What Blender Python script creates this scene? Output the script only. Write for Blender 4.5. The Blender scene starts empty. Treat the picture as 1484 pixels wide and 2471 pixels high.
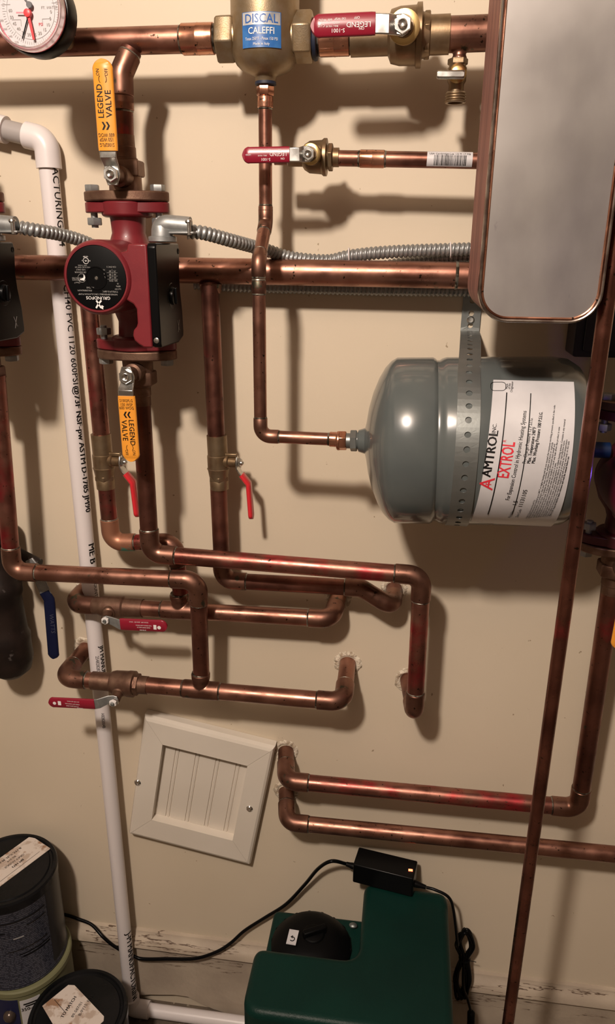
import bpy, bmesh, math, random
from mathutils import Vector, Matrix
PI = math.pi
random.seed(4)
sc = bpy.context.scene
COL = sc.collection

# ------------------------------------------------------------------ camera
ZC = 1.45          # camera height
DC = 1.05          # camera distance to the wall
R3 = Matrix(((0.99072596, -0.05272429, 0.12522871),
             (0.13565037, 0.33079775, -0.9339014),
             (0.00781391, 0.94222768, 0.33488199)))
FPX, CX, CY = 1800.0, 742.0, 1235.5
cam_d = bpy.data.cameras.new('camera'); cam = bpy.data.objects.new('camera', cam_d); COL.objects.link(cam)
M4 = R3.to_4x4(); M4.translation = Vector((0, -DC, ZC)); cam.matrix_world = M4
cam_d.sensor_fit = 'VERTICAL'; cam_d.sensor_height = 36; cam_d.lens = 36 * FPX / 2471.0
cam_d.clip_start = 0.02; cam_d.clip_end = 50
sc.camera = cam

# ------------------------------------------------------------------ light and exposure
sc.view_settings.view_transform = 'Standard'; sc.view_settings.look = 'None'
sc.view_settings.gamma = 1; sc.view_settings.use_curve_mapping = False
sc.view_settings.exposure = 0.0
w = bpy.data.worlds.new('world'); sc.world = w; w.use_nodes = True
w.node_tree.nodes['Background'].inputs[0].default_value = (1, .85, .7, 1)
w.node_tree.nodes['Background'].inputs[1].default_value = 0.01
def lamp(name, loc, power, color, radius):
    l = bpy.data.lights.new(name, 'POINT'); l.energy = power; l.color = color; l.shadow_soft_size = radius
    o = bpy.data.objects.new(name, l); o.location = loc; COL.objects.link(o); return o
lamp('ceiling_bulb', (-0.38, -1.42, ZC + 0.80), 119, (1.0, 0.855, 0.735), 0.060)

# ------------------------------------------------------------------ helpers
def P(px, py, off=0.0):
    """point on the plane `off` metres in front of the wall that the survey pixel sees"""
    v = R3 @ Vector((px - CX, -(py - CY), -FPX))
    t = (DC - off) / v.y
    return Vector((0, -DC, ZC)) + v * t
def V(*a): return Vector(a)
def frame(n, hint=None):
    n = n.normalized()
    h = hint if hint is not None else (V(0, 0, 1) if abs(n.z) < .9 else V(1, 0, 0))
    u = (h - n * h.dot(n)).normalized(); return u, n.cross(u)

class MB:
    def __init__(s): s.bm = bmesh.new()
    def ring(s, c, u, v, r, seg, ph=0):
        return [s.bm.verts.new(c + (u * math.cos(2*PI*i/seg + ph) + v * math.sin(2*PI*i/seg + ph)) * r) for i in range(seg)]
    def skin(s, rings, caps=(True, True), smooth=True, closed=False):
        for a, b in zip(rings[:-1], rings[1:]):
            n = len(a)
            for i in range(n):
                f = s.bm.faces.new((a[i], a[(i+1) % n], b[(i+1) % n], b[i])); f.smooth = smooth
        if closed:
            a, b = rings[-1], rings[0]; n = len(a)
            for i in range(n):
                s.bm.faces.new((a[i], a[(i+1) % n], b[(i+1) % n], b[i])).smooth = smooth
        else:
            if caps[0]: s.bm.faces.new(list(reversed(rings[0])))
            if caps[1]: s.bm.faces.new(rings[-1])
        return s
    def lathe(s, o, d, prof, seg=32, hint=None, ph=0):
        u, v = frame(d, hint); d = d.normalized()
        s.skin([s.ring(o + d * t, u, v, max(r, 1e-5), seg, ph) for t, r in prof]); return s
    def cyl(s, a, b, r, r2=None, seg=24):
        L = (b - a).length
        return s.lathe(a, b - a, [(0, r), (L, r if r2 is None else r2)], seg)
    def hexa(s, a, d, h, r, hint=None, ph=0):
        c = h * .12
        return s.lathe(a, d, [(0, r*.95), (c, r), (h-c, r), (h, r*.93)], 6, hint, ph)
    def sweep(s, pts, r, seg=20, rf=None, caps=(True, True)):
        n = len(pts); d = [(pts[min(i+1, n-1)] - pts[max(i-1, 0)]).normalized() for i in range(n)]
        u, _ = frame(d[0]); rings = []; acc = 0
        for i in range(n):
            u = (u - d[i] * u.dot(d[i])).normalized(); v = d[i].cross(u)
            if i: acc += (pts[i] - pts[i-1]).length
            if rf:
                rings.append([s.bm.verts.new(pts[i] + (u*math.cos(2*PI*k/seg) + v*math.sin(2*PI*k/seg)) * rf(acc, 2*PI*k/seg)) for k in range(seg)])
            else:
                rr = r[i] if isinstance(r, (list, tuple)) else r
                rings.append(s.ring(pts[i], u, v, rr, seg))
        return s.skin(rings, caps)
    def box(s, c, sx, sy, sz, m=None):
        m = m or Matrix.Identity(3); vs = []
        for i in (-1, 1):
            for j in (-1, 1):
                for k in (-1, 1): vs.append(s.bm.verts.new(c + m @ V(i*sx/2, j*sy/2, k*sz/2)))
        for f in ((0,1,3,2), (4,6,7,5), (0,4,5,1), (2,3,7,6), (0,2,6,4), (1,5,7,3)): s.bm.faces.new([vs[i] for i in f])
        return s
    def prism(s, o, u, v, n, out, depth, smooth=False, inset=0):
        """outline in (u,v) at o, extruded by depth along n; inset rounds the far edge"""
        a = [s.bm.verts.new(o + u*x + v*y) for x, y in out]
        rings = [a]
        if inset:
            cx = sum(x for x, y in out)/len(out); cy = sum(y for x, y in out)/len(out)
            def sh(q, dd):
                return [s.bm.verts.new(o + u*(x - q*(1 if x > cx else -1)*min(1, abs(x-cx)/1e-3)) + v*(y - q*(1 if y > cy else -1)*min(1, abs(y-cy)/1e-3)) + n*dd) for x, y in out]
            rings += [sh(0, depth - inset), sh(inset*.3, depth - inset*.3), sh(inset, depth)]
        else:
            rings.append([s.bm.verts.new(o + u*x + v*y + n*depth) for x, y in out])
        s.skin(rings, smooth=smooth); return s
    def sphere(s, c, r, seg=16, sc3=(1, 1, 1)):
        m = Matrix.Translation(c) @ Matrix.Diagonal((sc3[0], sc3[1], sc3[2], 1))
        bmesh.ops.create_uvsphere(s.bm, u_segments=seg, v_segments=max(6, seg//2), radius=r, matrix=m); return s
    def torus(s, c, d, R, r, seg=28, k=8):
        u, v = frame(d); d = d.normalized(); rings = []
        for i in range(seg):
            a = 2*PI*i/seg; rd = u*math.cos(a) + v*math.sin(a)
            rings.append(s.ring(c + rd*R, rd, d, r, k))
        return s.skin(rings, closed=True)

def rrect(w, h, r, k=6, cx=0, cy=0):
    o = []
    for (sx, sy, a0) in ((1, 1, 0), (-1, 1, 90), (-1, -1, 180), (1, -1, 270)):
        for i in range(k+1):
            a = math.radians(a0 + 90*i/k)
            o.append((cx + sx*(w/2-r) + r*math.cos(a), cy + sy*(h/2-r) + r*math.sin(a)))
    return o

def thing(name, loc, label, cat, group=None, kind=None):
    o = bpy.data.objects.new(name, None); COL.objects.link(o); o.location = loc; o.empty_display_size = .02
    if label: o['label'] = label
    if cat: o['category'] = cat
    if group: o['group'] = group
    if kind: o['kind'] = kind
    return o
def rootloc(o):
    while o.parent: o = o.parent
    return o.location
def part(name, mb, mat, parent=None, label=None, bevel=0, ang=35, seg=2):
    bm = mb.bm
    L = rootloc(parent) if parent else V(0, 0, 0)
    bmesh.ops.translate(bm, verts=bm.verts, vec=-L)
    bmesh.ops.recalc_face_normals(bm, faces=bm.faces)
    me = bpy.data.meshes.new(name); bm.to_mesh(me); bm.free()
    for p in me.polygons: p.use_smooth = True
    me.set_sharp_from_angle(angle=math.radians(ang))
    me.materials.append(mat)
    o = bpy.data.objects.new(name, me); COL.objects.link(o)
    if parent: o.parent = parent
    if label: o['label'] = label
    if bevel:
        b = o.modifiers.new('bevel', 'BEVEL'); b.width = bevel; b.segments = seg; b.limit_method = 'ANGLE'; b.angle_limit = math.radians(35)
        b.harden_normals = False
    return o
def solo(name, mb, mat, label, cat, group=None, kind=None, **k):
    """a thing that is one mesh: origin at its own centre"""
    bm = mb.bm; c = V(0, 0, 0)
    for v in bm.verts: c += v.co
    c /= len(bm.verts)
    t = bpy.data.objects.new('x', None); t.location = c
    bmesh.ops.translate(bm, verts=bm.verts, vec=-c)
    o = part(name, mb, mat, None, **k); o.location = c
    bpy.data.objects.remove(t)
    if label: o['label'] = label
    if cat: o['category'] = cat
    if group: o['group'] = group
    if kind: o['kind'] = kind
    return o

def text(name, s, size, mat, parent, o, r, u, lift=0.0002, bend=None, offset=0.0, xs=1.0, sp=1.0, align='CENTER'):
    """lettering lying in the plane (r right, u up) at o; bend=(axis point, axis dir, radius) wraps it on a cylinder"""
    cu = bpy.data.curves.new(name, 'FONT'); cu.body = s; cu.size = 1; cu.align_x = align; cu.align_y = 'CENTER'
    cu.offset = 0 if 'M' in s else offset*.35; cu.resolution_u = 2; cu.space_character = sp; cu.extrude = 0
    tmp = bpy.data.objects.new(name, cu); COL.objects.link(tmp)
    dg = bpy.context.evaluated_depsgraph_get()
    me = bpy.data.meshes.new_from_object(tmp.evaluated_get(dg)); me.name = name
    bpy.data.objects.remove(tmp); bpy.data.curves.remove(cu)
    bm = bmesh.new(); bm.from_mesh(me)
    if 'M' in s and offset > .004:      # heavier strokes: the outline laid side by side
        for sh in (-.03, .03):
            n0 = len(bm.verts); bm.from_mesh(me); bm.verts.ensure_lookup_table()
            for v in bm.verts[n0:]: v.co.x += sh
    bpy.data.meshes.remove(me)
    r = r.normalized(); u = u.normalized(); n = r.cross(u)
    L = rootloc(parent)
    for v in bm.verts: v.co = V(v.co.x*size*xs, v.co.y*size, 0)
    if bend:
        ax, ad, R = bend; ad = ad.normalized()
        for it in range(2):
            es = [e for e in bm.edges if e.calc_length() > R*.35]
            if es: bmesh.ops.subdivide_edges(bm, edges=es, cuts=1)
        bmesh.ops.triangulate(bm, faces=bm.faces)
    for v in bm.verts:
        p = o + r*v.co.x + u*v.co.y
        if bend:
            h = (p - ax).dot(ad); q = p - ax - ad*h
            # rotate by arc length: q lies on tangent plane at direction nn
            nn = (o - ax); nn = (nn - ad*nn.dot(ad)).normalized(); tt = ad.cross(nn)
            a = q.dot(tt) / R
            p = ax + ad*h + (nn*math.cos(a) + tt*math.sin(a)) * (R + lift)
        else: p = p + n*lift
        v.co = p - L
    m2 = bpy.data.meshes.new(name); bm.to_mesh(m2); bm.free(); m2.materials.append(mat)
    ob = bpy.data.objects.new(name, m2); COL.objects.link(ob); ob.parent = parent
    return ob
# __MATS__
# ------------------------------------------------------------------ materials
def mat(name, col, rough=.5, metal=0.0, emit=None, es=0, spec=.5, coat=0, noise=None, bump=None, rn=None, trans=0, stops=None):
    """noise=(scale, colour2, amount lo, hi); bump=(scale, strength); rn=(scale, amount)"""
    m = bpy.data.materials.new(name); m.use_nodes = True; nt = m.node_tree; N = nt.nodes; b = N['Principled BSDF']
    b.inputs['Base Color'].default_value = (*col, 1); b.inputs['Roughness'].default_value = rough
    b.inputs['Metallic'].default_value = metal; b.inputs['Specular IOR Level'].default_value = spec
    b.inputs['Coat Weight'].default_value = coat; b.inputs['Transmission Weight'].default_value = trans
    if emit: b.inputs['Emission Color'].default_value = (*emit, 1); b.inputs['Emission Strength'].default_value = es
    tc = N.new('ShaderNodeTexCoord')
    last = None
    for nz in ([noise] if noise and not isinstance(noise, list) else (noise or [])):
        sc_, c2, lo, hi = nz[:4]; stretch = nz[4] if len(nz) > 4 else (1, 1, 1)
        mp = N.new('ShaderNodeMapping'); mp.inputs['Scale'].default_value = stretch; nt.links.new(tc.outputs['Object'], mp.inputs[0])
        if len(nz) > 5: mp.inputs['Location'].default_value = nz[5]
        t = N.new('ShaderNodeTexNoise'); t.inputs['Scale'].default_value = sc_; t.inputs['Detail'].default_value = 6; nt.links.new(mp.outputs[0], t.inputs[0])
        r = N.new('ShaderNodeValToRGB'); r.color_ramp.elements[0].position = lo; r.color_ramp.elements[1].position = hi
        nt.links.new(t.outputs[0], r.inputs[0])
        mx = N.new('ShaderNodeMix'); mx.data_type = 'RGBA'; nt.links.new(r.outputs[0], mx.inputs[0])
        if last is None: mx.inputs[6].default_value = (*col, 1)
        else: nt.links.new(last, mx.inputs[6])
        mx.inputs[7].default_value = (*c2, 1); last = mx.outputs[2]
    if last is not None: nt.links.new(last, b.inputs['Base Color'])
    if rn:
        t = N.new('ShaderNodeTexNoise'); t.inputs['Scale'].default_value = rn[0]; t.inputs['Detail'].default_value = 5; nt.links.new(tc.outputs['Object'], t.inputs[0])
        mr = N.new('ShaderNodeMapRange'); mr.inputs[1].default_value = .3; mr.inputs[2].default_value = .7
        mr.inputs[3].default_value = rough - rn[1]; mr.inputs[4].default_value = rough + rn[1]
        nt.links.new(t.outputs[0], mr.inputs[0]); nt.links.new(mr.outputs[0], b.inputs['Roughness'])
    if bump:
        prev = None
        for bs, bst, bd in ([bump] if not isinstance(bump, list) else bump):
            t = N.new('ShaderNodeTexNoise'); t.inputs['Scale'].default_value = bs; t.inputs['Detail'].default_value = 4; nt.links.new(tc.outputs['Object'], t.inputs[0])
            bp = N.new('ShaderNodeBump'); bp.inputs['Strength'].default_value = bst; bp.inputs['Distance'].default_value = bd
            nt.links.new(t.outputs[0], bp.inputs['Height'])
            if prev: nt.links.new(prev, bp.inputs['Normal'])
            prev = bp.outputs[0]
        nt.links.new(prev, b.inputs['Normal'])
    return m
DK = (.035, .022, .015)
def copper(name, c, c2, red=0, patina=.70, rough=.36, k=0):
    nz = [(16, c2, .40, .62, (1, 1, 1), (k, k, k)), (9, (c2[0]*.55, c2[1]*.5, c2[2]*.5), .54, .72, (1, 1, 1), (0, k, k)), (170, DK, .655, .70, (1, 1, 1), (k, 0, 0)), (60, (.09, .085, .06), patina, patina+.05)]
    if red: nz.insert(1, (22, (.44, .045, .055), red, red + .15, (.8, 1, .8), (0, k, 0)))
    return mat(name, c, rough, .93, noise=nz, rn=(45, .12), bump=(260, .06, .0006))
CU = copper('copper', (.37, .185, .135), (.26, .120, .085))
CUR = copper('copper_red_stained', (.34, .155, .115), (.22, .085, .065), red=.50, k=3.1)
CUD = copper('copper_dark_aged', (.24, .100, .072), (.14, .058, .043), red=.60, rough=.42, k=1.7)
CUK = copper('copper_dark_smooth', (.25, .100, .070), (.16, .062, .044), red=.62, rough=.30, k=2.2)
CUF = copper('copper_fitting', (.30, .155, .110), (.185, .09, .065), patina=.64, rough=.4, k=5)
CUB = copper('copper_bright', (.66, .34, .23), (.46, .20, .12), rough=.25, k=7)
SOLD = mat('solder', (.34, .32, .27), .42, .9, noise=(110, (.07, .06, .045), .44, .56))
BRONZE = mat('bronze_cast', (.21, .125, .085), .5, .8, noise=(60, (.15, .08, .055), .4, .6), bump=(500, .25, .0006))
BRASS = mat('brass_aged', (.29, .215, .135), .42, .85, noise=(50, (.22, .145, .08), .4, .65), bump=(500, .12, .0005))
BRASSB = mat('brass_bright', (.78, .56, .25), .3, 1)
SEPB = mat('brass_cast_body', (.32, .25, .165), .42, .75, noise=(90, (.29, .21, .12), .4, .6), bump=(700, .25, .0005))
STEEL = mat('steel', (.62, .62, .60), .28, 1, rn=(60, .08))
ZINC = mat('zinc_plated', (.30, .31, .31), .46, .7, noise=(120, (.36, .37, .37), .4, .6), bump=(500, .1, .0004))
GALV = mat('galvanised', (.235, .25, .245), .42, .75, noise=(70, (.22, .235, .23), .42, .6), bump=(300, .15, .0005))
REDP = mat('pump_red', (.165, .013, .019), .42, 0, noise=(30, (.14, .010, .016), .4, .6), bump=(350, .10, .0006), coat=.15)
REDSH = mat('pump_red_shaded', (.060, .004, .010), .42, 0, bump=(350, .10, .0006))  # pump red darkened: shade on the right pump is put into its colour
BLK = mat('black_plastic', (.003, .003, .0033), .30, 0, spec=.16, bump=(600, .05, .0004))
BLKM = mat('black_matte', (.003, .003, .0032), .5, spec=.10)
BLKG = mat('black_gloss_lid', (.004, .0045, .005), .28, spec=.18, noise=(12, (.008, .008, .009), .4, .6), rn=(20, .1))
WHT = mat('white_print', (.75, .73, .72), .5)
GREYT = mat('grey_print', (.30, .29, .28), .5)
INK = mat('black_print', (.006, .005, .005), .5, spec=.3)
YEL = mat('yellow_vinyl', (.78, .31, .035), .38, spec=.5, bump=(300, .04, .0004))
REDV = mat('red_vinyl', (.24, .009, .026), .30, coat=.2)
REDV2 = mat('red_vinyl_bright', (.60, .025, .035), .28, coat=.2)
BLUV = mat('blue_vinyl', (.003, .006, .030), .40, spec=.35)
BLUE = mat('blue_label', (.02, .11, .36), .35, noise=(60, (.04, .16, .42), .4, .6))
SILV = mat('silver_label', (.60, .60, .60), .35, .4, noise=(50, (.35, .36, .38), .45, .6))
PVC = mat('white_pvc', (.72, .67, .67), .35, spec=.5)
TANKG = mat('tank_grey', (.095, .108, .107), .24, 0, spec=.5, coat=.4, noise=(9, (.078, .090, .091), .4, .6), bump=(25, .05, .002))
PAPER = mat('label_white', (.60, .59, .61), .34, noise=(25, (.52, .51, .53), .4, .7))
REDPR = mat('red_print', (.65, .03, .05), .45)
STAIN = mat('stainless_plate', (.42, .395, .38), .46, .85, noise=[(9, (.25, .23, .235), .42, .70, (1, 1, .5)), (70, (.20, .18, .20), .69, .76, (1, 1, .4))], rn=(6, .10), bump=(14, .06, .002))
BRAZE = mat('brazed_copper_edge', (.38, .19, .155), .5, .6, noise=(40, (.26, .13, .11), .4, .6, (1, 1, .12)))
RIMM = mat('rolled_rim', (.50, .45, .42), .25, 1, noise=(50, (.28, .22, .20), .45, .6))
WALL = mat('cream_wall_paint', (.66, .565, .44), .55, 0, spec=.3,
           noise=[(2.2, (.62, .53, .405), .35, .65), (90, (.34, .26, .17), .735, .75)], bump=[(22, .10, .004), (240, .12, .0006)])
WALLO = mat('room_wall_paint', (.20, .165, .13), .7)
TRIM = mat('cracked_trim_paint', (.50, .42, .33), .55, 0, spec=.3, noise=[(9, (.40, .33, .26), .4, .6)], bump=[(18, .5, .005), (90, .2, .002)])
def add_cracks(m, zlo):
    nt = m.node_tree; N = nt.nodes; Lk = nt.links; b = N['Principled BSDF']; old = b.inputs['Base Color'].links[0].from_socket
    tc = N.new('ShaderNodeTexCoord'); mp = N.new('ShaderNodeMapping'); mp.inputs['Scale'].default_value = (2.2, 0, 34); Lk.new(tc.outputs['Object'], mp.inputs[0])
    t = N.new('ShaderNodeTexNoise'); t.inputs['Scale'].default_value = 1.6; t.inputs['Detail'].default_value = 5; t.inputs['Roughness'].default_value = .6; Lk.new(mp.outputs[0], t.inputs[0])
    def mth(op, a, v=None, c=None):
        n = N.new('ShaderNodeMath'); n.operation = op
        Lk.new(a, n.inputs[0])
        if v is not None:
            if isinstance(v, float): n.inputs[1].default_value = v
            else: Lk.new(v, n.inputs[1])
        return n.outputs[0]
    ridge = mth('LESS_THAN', mth('ABSOLUTE', mth('SUBTRACT', t.outputs[0], .5)), .0065)
    t2 = N.new('ShaderNodeTexNoise'); t2.inputs['Scale'].default_value = 7; Lk.new(tc.outputs['Object'], t2.inputs[0])
    ok = mth('GREATER_THAN', t2.outputs[0], .47)
    sp = N.new('ShaderNodeSeparateXYZ'); Lk.new(tc.outputs['Object'], sp.inputs[0])
    f = mth('MULTIPLY', mth('MULTIPLY', ridge, ok), mth('GREATER_THAN', sp.outputs['Z'], zlo))
    mx = N.new('ShaderNodeMix'); mx.data_type = 'RGBA'; Lk.new(f, mx.inputs[0]); Lk.new(old, mx.inputs[6]); mx.inputs[7].default_value = (.12, .08, .055, 1)
    Lk.new(mx.outputs[2], b.inputs['Base Color'])
add_cracks(TRIM, -.028)
PLAS = mat('crumbled_plaster', (.70, .62, .50), .9, noise=(140, (.40, .32, .23), .45, .6), bump=(160, 1, .004))
FLOOR = mat('dirty_floor', (.20, .155, .11), .85, noise=[(8, (.10, .075, .055), .4, .6), (60, (.32, .27, .21), .62, .7)], bump=(70, .8, .006))
PANEL = mat('panel_paint', (.70, .64, .56), .38, noise=(5, (.66, .60, .52), .4, .6), bump=(60, .03, .001))
GREEN = mat('dark_green_plastic', (.003, .025, .019), .40, spec=.16, bump=(420, .35, .0009), noise=(6, (.0025, .019, .015), .4, .6))
DKB = mat('dark_bronze', (.024, .015, .012), .5, .3, spec=.3, noise=[(25, (.012, .008, .007), .4, .6), (70, (.10, .085, .08), .66, .74)], bump=(60, .3, .002))
CHROME = mat('chrome', (.75, .75, .74), .12, 1)
DKMET = mat('dark_painted_metal', (.010, .009, .014), .4, .3)
CANLB = mat('can_label_print', (.045, .050, .070), .4, .2)
CANMET = mat('can_metal_dark', (.008, .008, .010), .32, .1, spec=.25)
CANYEL = mat('can_label_yellow', (.17, .17, .09), .5)
CANBLU = mat('can_label_blue', (.006, .010, .05), .4)
DIRTY = mat('stained_paper', (.62, .55, .50), .7, noise=[(22, (.30, .17, .10), .55, .60), (60, (.45, .36, .30), .5, .6)])
LED = mat('red_led', (.9, .2, .1), .4, emit=(1, .10, .04), es=7)
BLED = mat('blue_led', (.1, .1, .9), .4, emit=(.06, .04, 1), es=8)
TAPE = mat('dark_sealant', (.01, .015, .035), .6)
TEXSTRIPE = INK
# clear cover
GLASS = mat('clear_cover', (1, .97, .97), .06, 0, trans=1.0)
DIAL = mat('dial_white', (.55, .52, .54), .5)

# can body print: rows of tiny lines wrapped round the can (real print, part of the label)
def print_rows(name, base, ink, sz, sx):
    m = mat(name, base, .38, .1); nt = m.node_tree; N = nt.nodes; b = N['Principled BSDF']; tc = N.new('ShaderNodeTexCoord')
    sp = N.new('ShaderNodeSeparateXYZ'); nt.links.new(tc.outputs['Object'], sp.inputs[0])
    mu = N.new('ShaderNodeMath'); mu.operation = 'MULTIPLY'; mu.inputs[1].default_value = sz; nt.links.new(sp.outputs['Z'], mu.inputs[0])
    fr = N.new('ShaderNodeMath'); fr.operation = 'FRACT'; nt.links.new(mu.outputs[0], fr.inputs[0])
    gt = N.new('ShaderNodeMath'); gt.operation = 'GREATER_THAN'; gt.inputs[1].default_value = .5; nt.links.new(fr.outputs[0], gt.inputs[0])
    nz = N.new('ShaderNodeTexNoise'); nz.inputs['Scale'].default_value = sx; nz.inputs['Detail'].default_value = 2; nt.links.new(tc.outputs['Object'], nz.inputs[0])
    g2 = N.new('ShaderNodeMath'); g2.operation = 'GREATER_THAN'; g2.inputs[1].default_value = .47; nt.links.new(nz.outputs[0], g2.inputs[0])
    ml = N.new('ShaderNodeMath'); ml.operation = 'MULTIPLY'; nt.links.new(gt.outputs[0], ml.inputs[0]); nt.links.new(g2.outputs[0], ml.inputs[1])
    mx = N.new('ShaderNodeMix'); mx.data_type = 'RGBA'; nt.links.new(ml.outputs[0], mx.inputs[0])
    mx.inputs[6].default_value = (*base, 1); mx.inputs[7].default_value = (*ink, 1); nt.links.new(mx.outputs[2], b.inputs['Base Color'])
    return m
CANPRINT = print_rows('can_fine_print', (.014, .016, .026), (.075, .078, .10), 260, 330)

# ------------------------------------------------------------------ room shell
X0, X1, YB, ZT = -2.0, 2.0, -3.2, 2.45
def shell(name, c, sx, sy, sz, m):
    return solo(name, MB().box(V(*c), sx, sy, sz), m, None, None, kind='structure')
wb = shell('wall_back', (0, .05, ZT/2), X1-X0, .1, ZT, WALL)
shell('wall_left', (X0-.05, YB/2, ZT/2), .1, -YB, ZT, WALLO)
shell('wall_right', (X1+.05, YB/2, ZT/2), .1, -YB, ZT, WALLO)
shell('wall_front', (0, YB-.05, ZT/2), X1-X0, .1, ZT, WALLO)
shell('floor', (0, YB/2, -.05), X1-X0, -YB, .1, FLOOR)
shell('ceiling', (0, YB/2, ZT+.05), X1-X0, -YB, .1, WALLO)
# baseboard: flat board with a rounded cap moulding, lower edge rough and broken
def baseboard():
    tops = P(334, 2263, .02).z; tope = P(1484, 2404, .02).z
    prof = [(0, 0), (-.006, -.0015), (-.009, -.008), (-.0155, -.012), (-.021, -.020), (-.0225, -.028), (-.018, -.033), (-.014, -.037), (-.0135, -.042)]
    mb = MB(); rings = []; n = 150
    for i in range(n+1):
        x = X0 + (X1-X0)*i/n; z0 = (tops + tope)/2
        bot = .022 + .014*math.sin(x*9) + .012*math.sin(x*31+1) + random.uniform(-.004, .004)
        rg = [V(x, y, z0 + z) for y, z in prof] + [V(x, -.012, bot), V(x, 0, bot)]
        rings.append([mb.bm.verts.new(p) for p in rg])
    mb.skin(rings)
    return solo('baseboard_back', mb, TRIM, None, None, kind='structure', ang=50)
baseboard()
def plaster(c, r, seed):
    rd = random.Random(seed); mb = MB(); n = 26; rings = []
    ns = [rd.uniform(.85, 1.3) for _ in range(n)]
    for k, (rr, h) in enumerate(((1.0, .0002), (1.22, .0025), (1.42, .002), (1.62, .0002))):
        rings.append([mb.bm.verts.new(V(c.x + math.cos(2*PI*i/n)*r*(1 + (rr-1)*ns[i]), -h*(.6+.4*ns[i]), c.z + math.sin(2*PI*i/n)*r*(1 + (rr-1)*ns[i]))) for i in range(n)])
    mb.skin(rings, caps=(False, False)); bm = mb.bm
    for v in bm.verts: v.co -= wb.location
    me = bpy.data.meshes.new('plaster_patch'); bm.to_mesh(me); bm.free(); me.materials.append(PLAS)
    for p in me.polygons: p.use_smooth = True
    o = bpy.data.objects.new('plaster_patch', me); COL.objects.link(o); o.parent = wb
# __PIPES__
# ------------------------------------------------------------------ pipe runs
def fillet(c, d1, d2, R, k=10):
    ang = d1.angle(d2); f = R*math.tan(ang/2); out = []
    a = c - d1*f; n = (d2 - d1*d1.dot(d2)).normalized(); cen = a + n*R
    for i in range(k+1):
        t = ang*i/k; out.append(cen + d1*(R*math.sin(t)) - n*(R*math.cos(t)))
    return out, f
def srings(fit, at, d, r, m=None):
    part('solder_ring', MB().lathe(at, d, [(0, r*1.02), (.0006, r*1.055), (.0014, r*1.03), (.002, r*1.001)], 24), m or SOLD, fit)
def run(name, label, pts, r, m=None, fm=None, gaps=(), slv=(), tees=(), group='copper heating pipes on the wall', cat='pipe', emats={}, Rk=1.35, sk=1.5, ring=True, legm={}):
    """pts: (px,py,off) or Vectors. gaps/slv: (leg, f0, f1); tees: (leg, f, branch dir, length)"""
    m = m or CU; fm = fm or CUF
    W = [P(*p) if not isinstance(p, Vector) else p for p in pts]
    t = thing(name, W[0].copy(), label, cat, group)
    n = len(W); st = [0]*n; D = [(W[i+1]-W[i]).normalized() for i in range(n-1)]
    for i in range(1, n-1):
        if D[i-1].angle(D[i]) < .06: continue
        arc, f = fillet(W[i], D[i-1], D[i], r*Rk)
        s = r*sk; mm = emats.get(i, fm)
        a = W[i] - D[i-1]*(f+s); b = W[i] + D[i]*(f+s)
        e = part('elbow', MB().sweep([a, a+D[i-1]*.0006] + arc + [b-D[i]*.0006, b], [r*1.06] + [r*1.11]*(len(arc)+2) + [r*1.06], 24), mm, t)
        if ring:
            srings(e, a, -D[i-1], r); srings(e, b, D[i], r)
        st[i] = f + s*.4
    for i in range(n-1):
        a = W[i] + D[i]*st[i]; b = W[i+1] - D[i]*st[i+1]; L = (W[i+1]-W[i]).length
        cuts = sorted((g[1], g[2]) for g in gaps if g[0] == i); cur = a; segs = []
        for g0, g1 in cuts:
            segs.append((cur, W[i] + D[i]*L*g0)); cur = W[i] + D[i]*L*g1
        segs.append((cur, b))
        for p, q in segs:
            if (q-p).dot(D[i]) > .002: part('pipe', MB().cyl(p, q, r, seg=32), legm.get(i, m), t)
    for sl in slv:
        i, f0, f1 = sl[:3]; k = sl[3] if len(sl) > 3 else 1.1; mm = sl[4] if len(sl) > 4 else fm
        L = (W[i+1]-W[i]).length; p = W[i] + D[i]*L*f0; q = W[i] + D[i]*L*f1
        l = (q-p).length
        c = part('coupling', MB().lathe(p, q-p, [(0, r*1.03), (.0008, r*k), (l*.5-.001, r*k), (l*.5, r*(k+.02)), (l*.5+.001, r*k), (l-.0008, r*k), (l, r*1.03)], 28), mm, t)
        srings(c, p, -D[i], r); srings(c, q, D[i], r)
    for tee in tees:
        i, f, bd, bl = tee[:4]; br = tee[4] if len(tee) > 4 else r
        L = (W[i+1]-W[i]).length; c = W[i] + D[i]*L*f; h = r*2.2
        mb = MB().cyl(c - D[i]*h, c + D[i]*h, r*1.11, seg=28); bd = bd.normalized()
        mb.lathe(c, bd, [(r*.45, br*.93), (r*1.25, br*.96), (r*1.7, br*1.10), (bl-.001, br*1.12), (bl, br*1.08)], 28)
        c_ = part('tee', mb, fm, t)
        rm = c_.modifiers.new('blend', 'REMESH'); rm.mode = 'VOXEL'; rm.voxel_size = .0008; rm.use_smooth_shade = True
        sm0 = c_.modifiers.new('soften', 'SMOOTH'); sm0.factor = .6; sm0.iterations = 9
        srings(c_, c - D[i]*h, -D[i], r); srings(c_, c + D[i]*h, D[i], r); srings(c_, c + bd*bl, bd, br)
    return t, W, D
def Pj(p):
    q = R3.transposed() @ (p - Vector((0, -DC, ZC))); return (CX - FPX*q.x/q.z, CY + FPX*q.y/q.z)
def fr(a, b, v, ax):
    A_, B_ = P(*a), P(*b); lo, hi = 0.0, 1.0; up = b[ax] > a[ax]
    for _ in range(40):
        m_ = (lo+hi)/2
        if (Pj(A_.lerp(B_, m_))[ax] < v) == up: lo = m_
        else: hi = m_
    return (lo+hi)/2
R34, R12, R1, R114 = .0121, .0080, .0143, .0163
def PZ(px, py, z):
    v = R3 @ Vector((px - CX, -(py - CY), -FPX)); t = (z - ZC)/v.z
    return Vector((0, -DC, ZC)) + v*t
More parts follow.
